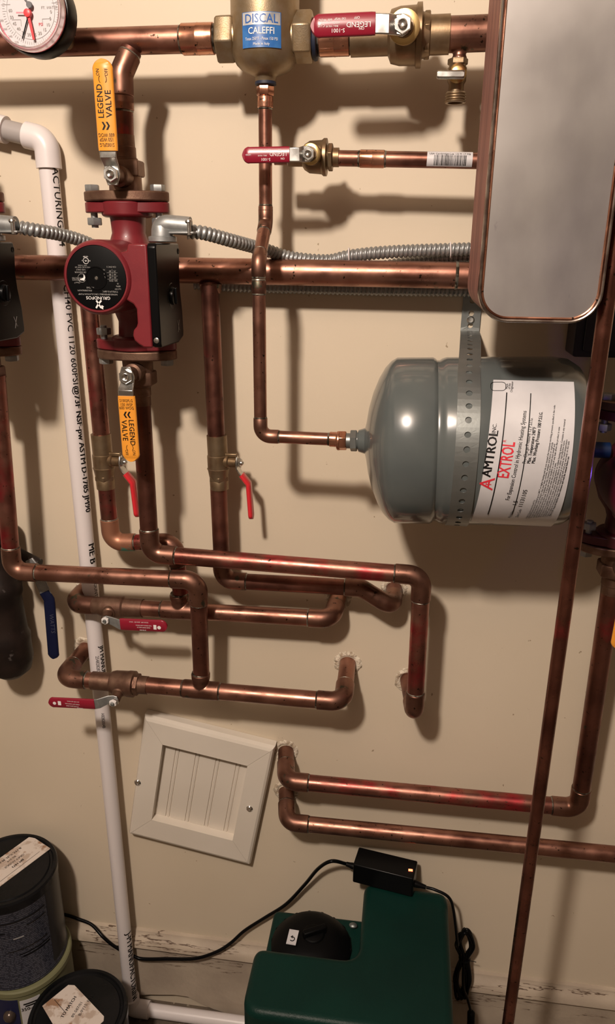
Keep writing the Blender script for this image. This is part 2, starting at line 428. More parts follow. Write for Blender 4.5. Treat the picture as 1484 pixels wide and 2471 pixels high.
DOWN = V(0, 0, -1); UP = V(0, 0, 1); RT = V(1, 0, 0); FW = V(0, -1, 0)

# mid header (runs behind the pump) ------------------------------------------------
a, b = (-120, 642, .05), (1230, 667, .05)
run('copper_header_pipe', 'thick spotted copper pipe running level behind the centre pump', [a, b], R114, CU,
    cat='pipe')
hp = bpy.data.objects['copper_header_pipe']
for x_, y_ in ((507, 655), (211, 648)):
    q = P(x_, y_, .05); part('branch_collar', MB().lathe(q, V(.02, -.05, -1), [(R114*.80, R34*1.0), (R114*1.0, R34*1.28), (R114*1.12, R34*1.22), (R114*1.5, R34*1.13), (R114*1.7, R34*1.03)], 28), CUF, hp)
q = P(1098, 665, .05); part('solder_ring', MB().lathe(q, RT, [(0, R114*1.01), (.001, R114*1.05), (.003, R114*1.04), (.004, R114*1.005)], 28), SOLD, hp)
# top header -----------------------------------------------------------------------
run('copper_header_pipe', 'thick copper pipe from behind the round gauge to the air separator', [(-160, 112, .085), (521, 93, .085)], R1, CU,
    slv=[(0, fr((-160, 112, .085), (521, 93, .085), 440, 0), .995, 1.13, CUB)])
run('copper_header_pipe', 'short thick copper pipe from air separator to heat exchanger, drain valve below', [(770, 95, .085), (1235, 78, .085)], R1*1.12, CU,
    gaps=[(0, .165, .68)], slv=[(0, .003, .165, 1.1, CUB), (0, .925, .965, 1.1)], tees=[(0, .742, DOWN, .023, .0075)])
# branch down to pump
run('copper_branch_pipe', 'short bent copper pipe right of the upper yellow lever', [(317, 122, .092), (293, 178, .1), (299, 352, .1)], R34, CUD, CUF,
    slv=[(1, .30, .50, 1.1, CUF)], Rk=1.6, ring=True)
# I: half inch
a, b = (640, 232, .085), (641, 538, .085)
run('copper_drop_pipe', 'thin copper pipe from under the air separator down to the grey tank',
    [a, b, (624, 632, .14), (629, 1052, .14), (822, 1061, .14)], R12, CU, CUF, slv=[(0, .0, .09, 1.15, CUB), (0, .86, .93, 1.1), (2, .10, .17, 1.1), (3, .86, 1.0, 1.18, CUB)], Rk=1.6, sk=1.3)
# J
a, b = (663, 379, .085), (1190, 389, .085)
jt, jw, jd = run('copper_supply_pipe', 'thin level copper pipe carrying a white barcode sticker', [a, b], R12*1.1, CU,
    gaps=[(0, .06, fr(a, b, 816, 0))], slv=[(0, fr(a, b, 868, 0), fr(a, b, 928, 0), 1.12, CUB)])
# C
a, b = (506, 688, .055), (537, 1400, .055)
run('copper_drop_pipe', 'vertical copper pipe right of the centre pump, bending right into the wall',
    [a, b, (872, 1419, .055), (947, 1466, .055), (951, 1420, 0)], R34, CUD, CUF, gaps=[(0, fr(a, b, 1052, 1), fr(a, b, 1178, 1))], Rk=1.5)
# D
a, b = (210, 680, .055), (269, 1309, .055)
c, d = (422, 1308, .055), (436, 1430, .055)
run('copper_drop_pipe', 'vertical copper pipe behind the centre pump with a green patina elbow',
    [a, b, c, d], R34, CUR, CUF, gaps=[(0, fr(a, b, 1047, 1), fr(a, b, 1178, 1))], Rk=1.5)
# E
a, b = (172, 1458, .055), (800, 1494, .055)
run('copper_return_pipe', 'level copper pipe whose valve lever points right, both ends entering the wall',
    [(212, 1415, 0), a, b, (817, 1438, 0)], R34*1.06, CU, CUF, gaps=[(1, fr(a, b, 207, 0), fr(a, b, 345, 0))], tees=[(1, fr(a, b, 434, 0), UP, .028)], Rk=1.5, sk=1.3)
# F
a, b = (341, 975, .1), (363, 1336, .1)
c = (1018, 1389, .1)
run('copper_supply_pipe', 'copper pipe below the centre pump, running far right then down into the wall',
    [a, b, c, (1000, 1722, .1), (984, 1640, 0)], R34*1.03, CUD, CUF, Rk=1.5, legm={1: CUR, 2: CUR})
# G
a = (-10, 905, .1); b = (30, 1379, .1); c = (477, 1400, .1); d = (486, 1630, .085)
run('copper_supply_pipe', 'copper pipe dropping at the left edge then running right across the white pipe',
    [a, b, c, d], R34*1.03, CUR, CUF, Rk=1.5, legm={1: CU, 2: CUD})
# H
a, b = (150, 1636, .085), (828, 1694, .085)
run('copper_return_pipe', 'level copper pipe whose valve lever points left, both ends entering the wall',
    [(207, 1566, 0), a, b, (839, 1600, 0)], R34*1.08, CU, CUF, gaps=[(1, fr(a, b, 223, 0), fr(a, b, 357, 0))], tees=[(1, fr(a, b, 486, 0), UP, .030)], Rk=1.5)
# L
run('copper_supply_pipe', 'copper pipe running right beside the wooden panel then up to the right pump',
    [(690, 1812, 0), (690, 1884, .06), (1396, 1950, .06), (1475, 1422, .088)], R34*1.1, CUD, CUF, Rk=1.5, legm={1: CUR, 2: CUD, 0: CUF})
# M
run('copper_return_pipe', 'lowest copper pipe on the wall, just above the power adapter',
    [(690, 1908, 0), (693, 1984, .056), (1700, 2083, .056)], R34*1.08, CU, CUF, Rk=1.5, legm={0: CUF})
# K
kx = P(1387, 1250, .272); kb = P(1227, 2471, .272)
run('copper_riser_pipe', 'long dark copper pipe slanting past the right end of the grey tank', [V(P(1452, 820, .272).x, -.272, 2.44), V(P(1452, 820, .272).x, -.272, .0)], .0079, CUK)
for c, r, s_ in ((P(951, 1424, 0), .0125, 1), (P(212, 1415, 0), .0125, 2), (P(817, 1440, 0), .013, 3), (P(984, 1641, 0), .013, 4), (P(207, 1566, 0), .0135, 5), (P(839, 1601, 0), .0135, 6), (P(690, 1812, 0), .0135, 7), (P(690, 1909, 0), .0135, 8)): plaster(c, r, s_)

# sticker with barcode on J
ax = jw[0]; ad = jd[0]; rr = R12*1.1
def cyl_patch(p0, p1, r, c0, half, seg=14, th=.0003):
    """thin sheet wrapped on a cylinder from p0 to p1, centred on direction c0"""
    mb = MB(); d = (p1-p0).normalized(); n = (c0 - d*c0.dot(d)).normalized(); t = d.cross(n)
    def ring(p, R): return [p + (n*math.cos(a) + t*math.sin(a))*R for a in [(-half + 2*half*i/seg) for i in range(seg+1)]]
    A, B, A2, B2 = [[mb.bm.verts.new(q) for q in ring(p, R)] for p, R in ((p0, r+th), (p1, r+th), (p0, r), (p1, r))]
    for i in range(seg):
        for x, y in ((A, B), (B2, A2), (A2, A), (B, B2)): mb.bm.faces.new((x[i], x[i+1], y[i+1], y[i]))
    for i in (0, seg): mb.bm.faces.new((A[i], A2[i], B2[i], B[i]))
    return mb
def proj_on(W0, D0, p): return W0 + D0*((p-W0).dot(D0))
s0, s1 = proj_on(ax, ad, P(1030, 386, .085)), proj_on(ax, ad, P(1139, 388, .085))
lab = part('barcode_label', cyl_patch(s0, s1, rr, V(0, -1, .25), 1.15), PAPER, jt, 'white barcode sticker')
nn = V(0, -1, .25).normalized()
mb = MB(); xx = .008; rd = random.Random(2)
while xx < .0445:
    wd = rd.choice((.0004, .0006, .001)); q0 = s0 + ad*xx
    sub = cyl_patch(q0, q0 + ad*wd, rr + .0003, V(0, -1, -.10), .62, 8, .00015)
    me_ = bpy.data.meshes.new('t'); sub.bm.to_mesh(me_); mb.bm.from_mesh(me_); bpy.data.meshes.remove(me_); sub.bm.free(); xx += wd + rd.choice((.0004, .0006, .0008))
part('barcode', mb, INK, lab)
mid = (s0+s1)/2 + V(0, -1, .85).normalized()*rr
text('lettering', 'USA Cambridge-Lee 1/2 M 17 MB', .0034, INK, lab, mid, ad, V(0, .65, .75), bend=(s0, ad, rr + .0004), offset=.0)
# green patina streak is in the elbow's own look
PAT = mat('green_patina', (.12, .36, .28), .8, noise=(90, (.20, .11, .07), .45, .58))
for o in list(bpy.data.objects):
    if o.name.startswith('elbow') and o.parent and 'patina' in o.parent.get('label', ''):
        o.data.materials.clear(); o.data.materials.append(mat('copper_fitting_patina', (.38, .175, .105), .45, .6, noise=[(28, (.20, .09, .06), .42, .6), (30, (.10, .34, .26), .555, .60)]) if o.matrix_world is not None and 'pat_done' not in globals() else CUF)
        pat_done = 1

# ------------------------------------------------------------------ levers and valves
def strip(mb, pts, wd, hw, th, rd=False):
    n = len(pts); rings = []
    for i in range(n):
        d = (pts[min(i+1, n-1)] - pts[max(i-1, 0)]).normalized()
        w = (wd - d*wd.dot(d)).normalized(); nn = d.cross(w); h = hw[i]
        q = th*.5; c = min(q*.7, h*.5)
        prof = [(-h, -q+c), (-h+c, -q), (h-c, -q), (h, -q+c), (h, q-c), (h-c, q), (-h+c, q), (-h, q-c)]
        rings.append([mb.bm.verts.new(pts[i] + w*x + nn*y) for x, y in prof])
    mb.skin(rings); return mb
def grip(name, parent, a, b, wd, hw, th, m, label=None, mid=None):
    """rounded vinyl sleeve from a to b"""
    pts = [a] + ([mid] if mid else []); hs = [hw*.97] + ([hw] if mid else [])
    p0 = pts[-1]; d = (b-p0); L = d.length; d.normalize()
    for t in (.004, L-hw): pts.append(p0 + d*t); hs.append(hw)
    for k in range(1, 9):
        an = k/8*PI/2*.97; pts.append(p0 + d*(L - hw + hw*math.sin(an))); hs.append(hw*math.cos(an) + .0004)
    return part(name, strip(MB(), pts, wd, hs, th), m, parent, label, ang=50)
def valve_thing(name, c, label, group, cat='valve'): return thing(name, c.copy(), label, cat, group)
def nut_set(t, p, d, r, m=STEEL, stemm=STEEL):
    """washer, hex nut and stem end facing along d at p"""
    d = d.normalized()
    n = part('nut', MB().hexa(p, d, r*.75, r), m, t)
    part('stem', MB().lathe(p + d*r*.7, d, [(0, r*.52), (r*.35, r*.5), (r*.5, r*.38), (r*.36, r*.12)], 16), stemm, t)

# J valve -------------------------------------------------------------------------
def inline_valve(label, p0, p1, r, prof, stem_c, nut_p, nut_r, grp='lever ball valves', bm=BRASS, ringm=None, ringr=0):
    """prof: list of (f along p0-p1, radius, hex?)"""
    t = valve_thing('ball_valve', (p0+p1)/2, label, grp)
    d = (p1-p0); L = d.length; mb = MB()
    rnd = [(f*L, rr) for f, rr, hx in prof if not hx]
    mb.lathe(p0, d, rnd, 36)
    hexes = [(f, rr, hx) for f, rr, hx in prof if hx]
    body = part('valve_body', mb, bm, t, ang=30)
    for f, rr, hx in hexes: part('hex_end', MB().hexa(p0 + d.normalized()*f*L, d, hx*L, rr, ph=.3), bm, t, bevel=.0004)
    sd = nut_p - stem_c; s0_ = stem_c + sd*.15
    part('stem_housing', MB().lathe(s0_, sd, [(0, nut_r*1.5), (sd.length*.4, nut_r*1.45), (sd.length*.45, nut_r*1.15), (sd.length*.8, nut_r*1.1)], 24), bm, t)
    if ringm: part('packing_ring', MB().lathe(stem_c + sd*.78, sd, [(0, ringr), (.004, ringr), (.005, ringr*.8)], 28), ringm, t)
    nut_set(t, nut_p, sd, nut_r)
    return t
t = inline_valve('small brass ball valve left of the barcode sticker, red lever pointing left', P(697, 379, .085), P(818, 380, .085), .009,
    [(0, .0085, 0), (.0, .0105, 0), (.28, .0105, 0), (.32, .014, 0), (.42, .0175, 0), (.66, .0185, 0), (.70, .0205, 0), (.76, .0205, 0), (.77, .013, 0), (.88, .012, 0), (.885, .0105, 0), (1, .0105, 0), (1, .0085, 0), (.79, .0155, .09)],
    P(762, 378, .085), P(746, 371, .122), .0075, ringm=BRASSB, ringr=.0115)
n0 = P(746, 371, .124)
part('lever_arm', strip(MB(), [P(756, 371, .124), n0, P(733, 372, .124), P(722, 373, .130), P(696, 373, .130)], UP, [.005, .0085, .0085, .0075, .0075], .0022), STEEL, t, bevel=.0004)
g = grip('lever_grip', t, P(699, 373, .130), P(585, 375, .130), UP, .0085, .0045, REDV, 'dark red vinyl lever sleeve with white print')
o_ = V(0, -.0024, 0)
for s_, sz, x, y in (('LEGEND', .0058, 672, 372), ('S-1001', .0042, 642, 385), ('150 WSP 600 WOG', .0026, 634, 363), ('BALL VALVE', .0020, 634, 376), ('ON', .0030, 683, 383), ('OFF', .0026, 675, 362), ('LISTED', .0022, 600, 374)):
    text('lettering', s_, sz, WHT, g, P(x, y, .130) + o_, -RT, -UP, offset=.004 if sz > .005 else 0, bend=None, xs=.90 if sz > .005 else .95)
# big top right valve -------------------------------------------------------------
t = inline_valve('large brass ball valve right of the air separator, wide red lever pointing left', P(847, 93, .085), P(1085, 83, .085), .02,
    [(0, .0160, 0), (0, .0185, 0), (.38, .0185, 0), (.41, .026, 0), (.5, .0285, 0), (.66, .0290, 0), (.67, .0315, 0), (.72, .0315, 0), (.73, .0225, 0), (.80, .021, 0), (.81, .0195, 0), (1, .0195, 0), (1, .0160, 0), (.745, .0235, .06)],
    P(985, 86, .085), P(973, 60, .148), .0095, ringm=BRASSB, ringr=.0165)
part('lever_arm', strip(MB(), [P(986, 60, .151), P(973, 60, .151), P(955, 60, .151), P(938, 58, .160), P(900, 57, .160)], UP, [.007, .0105, .0095, .0095, .0095], .003), STEEL, t, bevel=.0005)
g = grip('lever_grip', t, P(906, 57, .160), P(750, 64, .160), UP, .0107, .0055, REDV, 'dark red vinyl lever sleeve with white print')
o_ = V(0, -.0029, 0)
for s_, sz, x, y in (('LEGEND', .0068, 866, 60), ('S-1001', .0052, 816, 75), ('150 WSP', .0032, 822, 47), ('600 WOG', .0032, 786, 50), ('BALL VALVE', .0024, 802, 65), ('600 PSI', .0024, 812, 57), ('ON', .0036, 873, 70), ('OFF', .0034, 862, 44), ('C-US', .0034, 776, 64)):
    text('lettering', s_, sz, WHT, g, P(x, y, .160) + o_, -RT, -UP, offset=.004 if sz > .005 else 0)
# E valve
RP = [(0, .0128, 0), (0, .0140, 0), (.24, .0140, 0), (.27, .0155, 0), (.33, .0165, 0), (.66, .0172, 0), (.69, .0152, 0), (.96, .0145, 0), (1, .0142, 0), (1, .0128, 0)]
t = inline_valve('bronze ball valve by the white pipe, its red lever pointing right', P(207, 1460, .055), P(345, 1468, .055), .015,
    RP, P(268, 1463, .055), P(256, 1495, .092), .0065, bm=BRONZE)
part('lever_arm', strip(MB(), [P(248, 1494, .095), P(256, 1495, .095), P(268, 1498, .095), P(288, 1507, .105), P(300, 1508, .105)], UP, [.004, .0065, .007, .0085, .0085], .002), ZINC, t, bevel=.0004)
nut_set(t, P(255, 1496, .098), FW, .0058, WHT, GALV)
g = grip('lever_grip', t, P(291, 1506, .105), P(404, 1511, .105), UP, .0097, .004, REDV, 'dark red vinyl lever sleeve with white print')
gd = (P(404, 1511, .105) - P(291, 1506, .105)).normalized(); gu = V(0, -1, 0).cross(gd)*-1; gu = gd.cross(V(0, 1, 0))*-1 if False else V(0,0,1)
o_ = V(0, -.0021, 0)
for s_, sz, x, y in (('CWA  150 WSP  600 WOG', .0028, 336, 1500), ('WHEN LEFT HAND DIAL', .0025, 348, 1508), ('IF STEM LEAKS SEND', .0025, 348, 1513), ('GAS-BLUE', .0025, 346, 1519)):
    text('lettering', s_, sz, WHT, g, P(x, y, .105) + o_, -gd if False else gd, UP, xs=.9)
part('emblem', MB().lathe(P(385, 1513, .105)+o_, FW, [(0, .0028), (.0002, .0028)], 20), WHT, g)
part('emblem', MB().box(P(375, 1512, .105)+o_, .0045, .0003, .0075), WHT, g)
# H valve
t = inline_valve('bronze ball valve above the wooden panel, its red lever pointing left', P(223, 1642, .085), P(357, 1654, .085), .015,
    [(0, .0128, 0), (0, .0145, 0), (.34, .0145, 0), (.36, .0175, 0), (.42, .0190, 0), (.64, .0198, 0), (.66, .0205, 0), (.76, .0205, 0), (.77, .016, 0), (.82, .0150, 0), (.83, .0142, 0), (1, .0140, 0), (1, .0128, 0), (.77, .0175, .08)],
    P(293, 1652, .085), P(278, 1690, .118), .0065, bm=BRONZE)
part('lever_arm', strip(MB(), [P(284, 1686, .120), P(276, 1687, .120), P(262, 1688, .120), P(238, 1698, .130), P(224, 1700, .130)], UP, [.004, .0065, .007, .0085, .0085], .002), ZINC, t, bevel=.0004)
nut_set(t, P(274, 1694, .123), V(0, -1, -.15), .0060, WHT, GALV)
g = grip('lever_grip', t, P(229, 1699, .130), P(118, 1694, .130), UP, .0087, .004, REDV, 'dark red vinyl lever sleeve with white print')
for s_, sz, x, y in (('150 WSP 600 WOG', .0026, 178, 1691), ('WHEN LEFT HAND DIAL', .0024, 176, 1697), ('IF STEM LEAKS SEND', .0024, 176, 1702), ('GAS-BLUE', .0024, 195, 1707)):
    text('lettering', s_, sz, WHT, g, P(x, y, .130) + o_, -RT, -UP, xs=.9)
part('emblem', MB().lathe(P(133, 1695, .130)+o_, FW, [(0, .0026), (.0002, .0026)], 20), WHT, g)
part('emblem', MB().box(P(145, 1695, .130)+o_, .0050, .0003, .0070), WHT, g)
# D and C valves (levers seen edge on)
def drop_valve(label, x0, y0, x1, y1, off, gripm):
    p0, p1 = P(x0, y0, off), P(x1, y1, off)
    t = inline_valve(label, p0, p1, .013, [(0, .0125, 0), (0, .0142, 0), (.36, .0142, 0), (.37, .0150, 0), (.40, .0152, 0), (.60, .0152, 0), (.61, .0162, 0), (.64, .0152, 0), (.74, .0140, 0), (.82, .0128, 0), (.84, .0136, 0), (1, .0134, 0), (1, .0122, 0), (.75, .0150, .09)],
        p0.lerp(p1, .47), p0.lerp(p1, .47) + V(.030, -.006, 0), .0065)
    c = p0.lerp(p1, .47) + V(.029, -.006, 0)
    part('stop_tab', MB().box(p0.lerp(p1, .38) + V(.020, -.004, .003), .018, .006, .005), BRASS, t, bevel=.001)
    part('lever_arm', strip(MB(), [c + V(0, 0, .009), c, c + V(.0, 0, -.008), c + V(.004, 0, -.014), c + V(.011, 0, -.022)], V(0, 1, 0), [.004, .008, .0075, .0075, .0075], .0022), STEEL, t, bevel=.0004)
    grip('lever_grip', t, c + V(.006, 0, -.017), c + V(.019, -.0, -.083), V(0, 1, 0), .0085, .0062, gripm, 'bright red vinyl lever sleeve', mid=c + V(.016, 0, -.030))
    text('lettering', 'WOG 600', .0052, BRASS, t, p0.lerp(p1, .51) + V(0, -.0152, 0), -UP, RT, lift=.0003, bend=(p0, p0-p1, .0153))
drop_valve('brass valve behind the lower yellow lever, thin red lever hanging beside', 243, 1047, 256, 1178, .055, REDV2)
drop_valve('brass valve right of the centre pump, thin red lever hanging clear of pipes', 523, 1050, 530, 1179, .055, REDV2)
# drain valve --------------------------------------------------------------------
c = P(1105, 178, .085)
t = valve_thing('drain_valve', c, 'small brass drain valve with hose thread hanging beside the heat exchanger', None)
xa = c.x; za = lambda y: P(1105, y, .085).z
A = lambda y: V(xa - .001, -.085, za(y))
mb = MB().lathe(A(142), DOWN, [(0, .0085), (.001, .0095), (A(142).z-A(163).z, .0095), (A(142).z-A(164).z, .0105), (A(142).z-A(196).z, .0105), (A(142).z-A(205).z, .0085), (A(142).z-A(222).z, .0085)], 28)
part('valve_body', mb, BRASS, t)
mb = MB(); z1, z2 = A(222).z, A(249).z; pr = [(0, .0085)]
L_ = z1 - z2
for k in range(12): pr.append((L_*(k+.5)/12.5, .0118 if k % 3 else .0108))
pr += [(L_, .0112), (L_*.99, .0085), (L_*.6, .0080)]
part('hose_thread', mb.lathe(V(xa-.001, -.085, z1), DOWN, pr, 32), BRASS, t)
part('hex_collar', MB().hexa(A(142), DOWN, .006, .0112), BRASS, t)
part('ball_housing', MB().lathe(A(182) + V(0, .002, 0), FW, [(0, .0075), (.010, .0098), (.014, .0100), (.0155, .0085), (.017, .006)], 30), BRASSB, t)
hq = P(1100, 181, .105)
part('handle', strip(MB(), [P(1054, 180, .108), P(1060, 180, .108), P(1116, 180, .108), P(1121, 180, .108)], UP, [.0040, .0045, .0045, .0038], .005), STEEL, t, bevel=.0006)
part('handle_screw', MB().cyl(hq + V(0, .006, 0), hq + V(0, -.004, .0), .0035), STEEL, t)

# ------------------------------------------------------------------ flanged isolation valves and pumps
def oval(w, h, k=40):
    o = []
    for i in range(k):
        a = 2*PI*i/k; ca, sa = math.cos(a), math.sin(a)
        x = w/2*math.copysign(abs(ca)**.9, ca); y = h/2*math.copysign(abs(sa)**1.15, sa); o.append((x, y))
    return o
def flange_plate(mb, o, s, th, w=.107, h=.060):
    R_ = .027; mb.prism(o, RT, V(0, 1, 0)*s, V(0, 0, s), oval(w, h), th)
    return mb
def flange_valve(origin, s, label, lever=None, dx=0.0, pr=R34):
    """origin at pump centre axis; s=+1 above, -1 below"""
    o = origin + V(0, 0, s*.0890)
    t = valve_thing('flange_valve', o, label, 'flanged isolation valves on the pumps'); n = V(0, 0, s)
    mb = MB(); flange_plate(mb, o, s, .0115)
    part('flange', mb, BRONZE, t, bevel=.0018)
    part('valve_body', MB().lathe(o, n, [(.006, .020), (.030, .0195), (.031, .0165), (.048, .0165), (.049, .0150), (.060, .0150), (.061, .0142), (.0735, .0140), (.0735, .0120)], 32), BRONZE, t)
    part('hex_collar', MB().hexa(o + n*.028, n, .018, .0245, ph=PI/6), BRONZE, t, bevel=.001)
    for sx in (-1, 1):
        b = o + V(sx*.0415, -.004, 0)
        bo = part('bolt', MB().hexa(b + n*.0115, n, .0075, .0090, ph=sx*.3).cyl(b + n*.011, b - n*.030, .0042, seg=16), ZINC, t)
        part('nut', MB().hexa(b - n*.0185, -n, .0085, .0092, ph=.5+sx*.2), ZINC, t)
    if lever:
        sp = o + n*.0265 + V(.003, 0, 0)
        part('stem_housing', MB().lathe(sp, FW, [(.010, .0125), (.030, .012), (.032, .0090), (.050, .0085)], 24), BRONZE, t)
        q = sp + V(.001, -.052, 0); k_ = V(0, -.008, 0)
        part('lever_arm', strip(MB(), [q - n*.0115, q, q + n*.009, q + n*.017 + k_, q + n*.028 + k_], RT, [.006, .0100, .0088, .0098, .0098], .0022), STEEL, t, bevel=.0004)
        nut_set(t, q + V(0, -.001, 0), V(.08, -1, 0), .0088)
        ga = o + n*.0500 + V(.0050 + dx*.4, -.0605, 0); gb = o + n*lever + V(.0055 + dx, -.0605, 0)
        g = grip('lever_grip', t, ga, gb, RT, .0114, .005, YEL, 'yellow vinyl lever sleeve with black print')
        gd_ = (gb-ga).normalized(); L = (gb-ga).length; f0 = V(0, -.0026, 0)
        # reading direction runs away from the nut above, and the same way along the sleeve below
        r_ = gd_; u_ = FW.cross(gd_) ; u_ = -gd_.cross(FW) if False else V(0, -1, 0).cross(gd_)
        at = lambda f, x: ga + gd_*(L*f) + u_*x + f0
        text('lettering', 'LEGEND', .0094, INK, g, at(.545, .0042), r_, u_, offset=.03, xs=.92, sp=1.06)
        text('lettering', 'VALVE', .0098, INK, g, at(.515, -.0052), r_, u_, offset=.03, xs=.92, sp=1.06)
        for xx in (.0022, -.0026):
            mbx = MB(); mbx.prism(at(.275, xx), -u_, gd_, FW, [(-.0024, .0040), (-.0002, .0040), (.0022, 0), (-.0002, -.0040), (-.0024, -.0040), (0, 0)], .0002)
            part('emblem', mbx, INK, g)
        for s2, f, sz in (('600 WOG', .175, .0054), ('150 WSP', .125, .0054), ('S1002FLG', .065, .0052)):
            text('lettering', s2, sz, INK, g, at(f, 0), u_, -gd_, xs=.80, offset=.006)
        text('lettering', 'ON', .0054, INK, g, at(.855, .0050), r_, u_, xs=.8)
        text('lettering', 'OFF', .0054, INK, g, at(.855, -.0048), r_, u_, xs=.8)
        mbx = MB()
        for k in (-1, 1):
            arc = [at(.78, 0) + gd_*(.0035*math.sin(an)) + u_*(k*.0022 + k*.0022*math.cos(an)) for an in [(-1.2 + 2.4*i/8) for i in range(9)]]
            mbx.sweep([p + V(0, -.0001, 0) for p in arc], .00035, 6)
        part('turn_arrows', mbx, INK, g)
    return t
def mirror_text_ok(): pass

def pump(o, label, plain=False):
    t = thing('circulation_pump', o.copy(), label, 'pump', 'red circulation pumps')
    red = REDSH if plain else REDP
    mb = MB().lathe(o + V(0, 0, -.089), UP, [(0, .024), (.012, .024), (.02, .0215), (.036, .0205), (.046, .024), (.060, .034), (.078, .040), (.100, .040), (.118, .034), (.132, .024), (.142, .0205), (.158, .0215), (.166, .024), (.178, .024)], 40)
    mb.lathe(o + V(0, .020, 0), FW, [(0, .034), (.004, .040), (.045, .042)], 40)
    part('volute', mb, red, t, ang=50)
    for s in (1, -1):
        q = o + V(0, 0, s*.0885); mb = MB()
        mb.prism(q, RT, V(0, s, 0), V(0, 0, -s), oval(.107, .050), .0125)
        mb.lathe(q, V(0, 0, -s), [(0, .032), (.0155, .031), (.0175, .027)], 36)
        part('flange', mb, red, t, bevel=.0015)
        part('gasket', MB().lathe(o + V(0, 0, s*.0884), V(0, 0, s), [(0, .027), (.0022, .027)], 32), BLKM, t)
    C = o + V(-.0035, -.020, .0035)
    R_ = .0415
    part('motor_housing', MB().lathe(C, FW, [(0, R_*.93), (.010, R_), (.072, R_), (.078, R_*.985), (.082, R_*.95), (.0838, R_*.90), (.0838, R_*.86), (.0825, R_*.85), (.0825, .004)], 64), red, t, ang=40)
    if plain:
        for a in (45, 135, 225, 315):
            ar = math.radians(a); q = C + V(math.cos(ar)*R_*.9, -.055, math.sin(ar)*R_*.9)
            b = part('screw_boss', MB().cyl(q, q + V(0, -.032, 0), .0060, seg=18), red, t)
            part('screw', MB().cyl(q + V(0, -.031, 0), q + V(0, -.0335, 0), .0036, seg=14), REDSH, b)
    else:
        F = C + V(0, -.0832, 0)
        npl = part('name_plate', MB().lathe(F + V(0, .0006, 0), FW, [(0, .0350), (.0011, .0350), (.0013, .0345)], 56), BLKM, t, 'round black name plate with white print')
        cp = part('centre_plug', MB().lathe(F, FW, [(0, .0130), (.0014, .0128), (.0014, .0118), (.0008, .0112), (.0008, .0030), (-.0004, .0022)], 36), BLK, npl)
        part('plug_slot', MB().lathe(F + V(0, -.0007, 0), FW, [(0, .0022), (.0003, .0018)], 6), STEEL, cp)
        def T(s_, sz, px, py, m=GREYT, off=0, xs=1.0):
            # px,py in millimetres on the plate as seen (x right, y up); print stands on its head
            text('lettering', s_, sz/1000, m, npl, F + V(px/1000, -.0009, py/1000), -RT, -UP, offset=off, xs=xs)
        T('GRUNDFOS', 4.9, 0.5, -21.6, WHT, .02, 1.12)
        T('NONSUBMERSIBLE CIRCULATION PUMP', 2.6, .5, -17.6, xs=1.0)
        T('P/N:59896341P1', 2.6, -15, -13.6); T('TYPE:UP15-58FC', 2.6, 15.5, -14.4)
        T('PC 2243', 2.6, -8, -10.4); T('1x115V', 2.5, 25, -11.6); T('60Hz', 2.5, 25.5, -8.6); T('10', 2.4, 25.5, -5.7)
        T('I(A)  P(W)', 2.3, 20, -2.6); T('.55    60', 2.6, 20, .8); T('.66    80', 2.6, 20, 4.2); T('.75    87', 2.6, 20, 7.8); T('CSA ENC 2', 2.3, 19, 12.3)
        T('Class F', 2.4, -23, -5.2); T('IMPEDANCE', 2.1, -23, -2.2); T('PROTECTED', 2.1, -23, -.2); T('FOR INDOOR', 2.4, -17.5, 6.2); T('USE ONLY', 2.4, -17.5, 9.0); T('MAX FLUID TEMP 230', 1.9, -15, 11.6); T('MAX 10 BAR', 1.9, -15, 13.6)
        T('HI', 2.3, 10, 9); T('M', 2.3, 10.5, 5); T('L', 2.3, 10.5, 1)
        for y in (-.9, 2.5, 6.0): part('print_rule', MB().box(F + V(.0195, -.0010, y/1000), .0125, .0002, .00022), GREYT, npl)
        part('print_rule', MB().box(F + V(.0197, -.0010, .0035), .00022, .0002, .013), GREYT, npl)
        # approval ring and logo
        part('emblem', MB().torus(F + V(-.0105, -.0010, .0185), FW, .0032, .0003), WHT, npl)
        T('UL', 2.8, -10.5, 18.5, WHT, .01); T('LISTED', 1.9, -10.5, 23, WHT); T('c', 2, -14.8, 18.6, WHT, .02); T('US', 2, -6.2, 18.6, WHT)
        part('emblem', MB().torus(F + V(-.0170, -.0010, -.0002), FW, .0046, .00022), GREYT, npl)
        mb = MB()
        mb.prism(F + V(-.0150, -.0009, .0004), RT, UP, FW, [(-.0045, -.0018), (0, .0), (.0005, .004), (.0022, .0), (.0005, -.0035), (-.004, -.0026)], .0002)
        part('emblem', mb, WHT, npl)
        mb = MB()   # crossed mark under the maker's name
        for pts_ in (((.0045, -.0245), (.0005, -.0285), (-.0025, -.0330)), ((-.0015, -.0245), (.0010, -.0285), (.0030, -.0320), (.0060, -.0335), (.0062, -.0315), (.0040, -.0305))):
            strip(mb, [F + V(x-.0005, -.0010, z) for x, z in pts_], V(.8, 0, .25) if len(pts_) == 3 else V(.75, 0, .5), [.0010]*len(pts_), .0002)
        part('emblem', mb, WHT, npl)
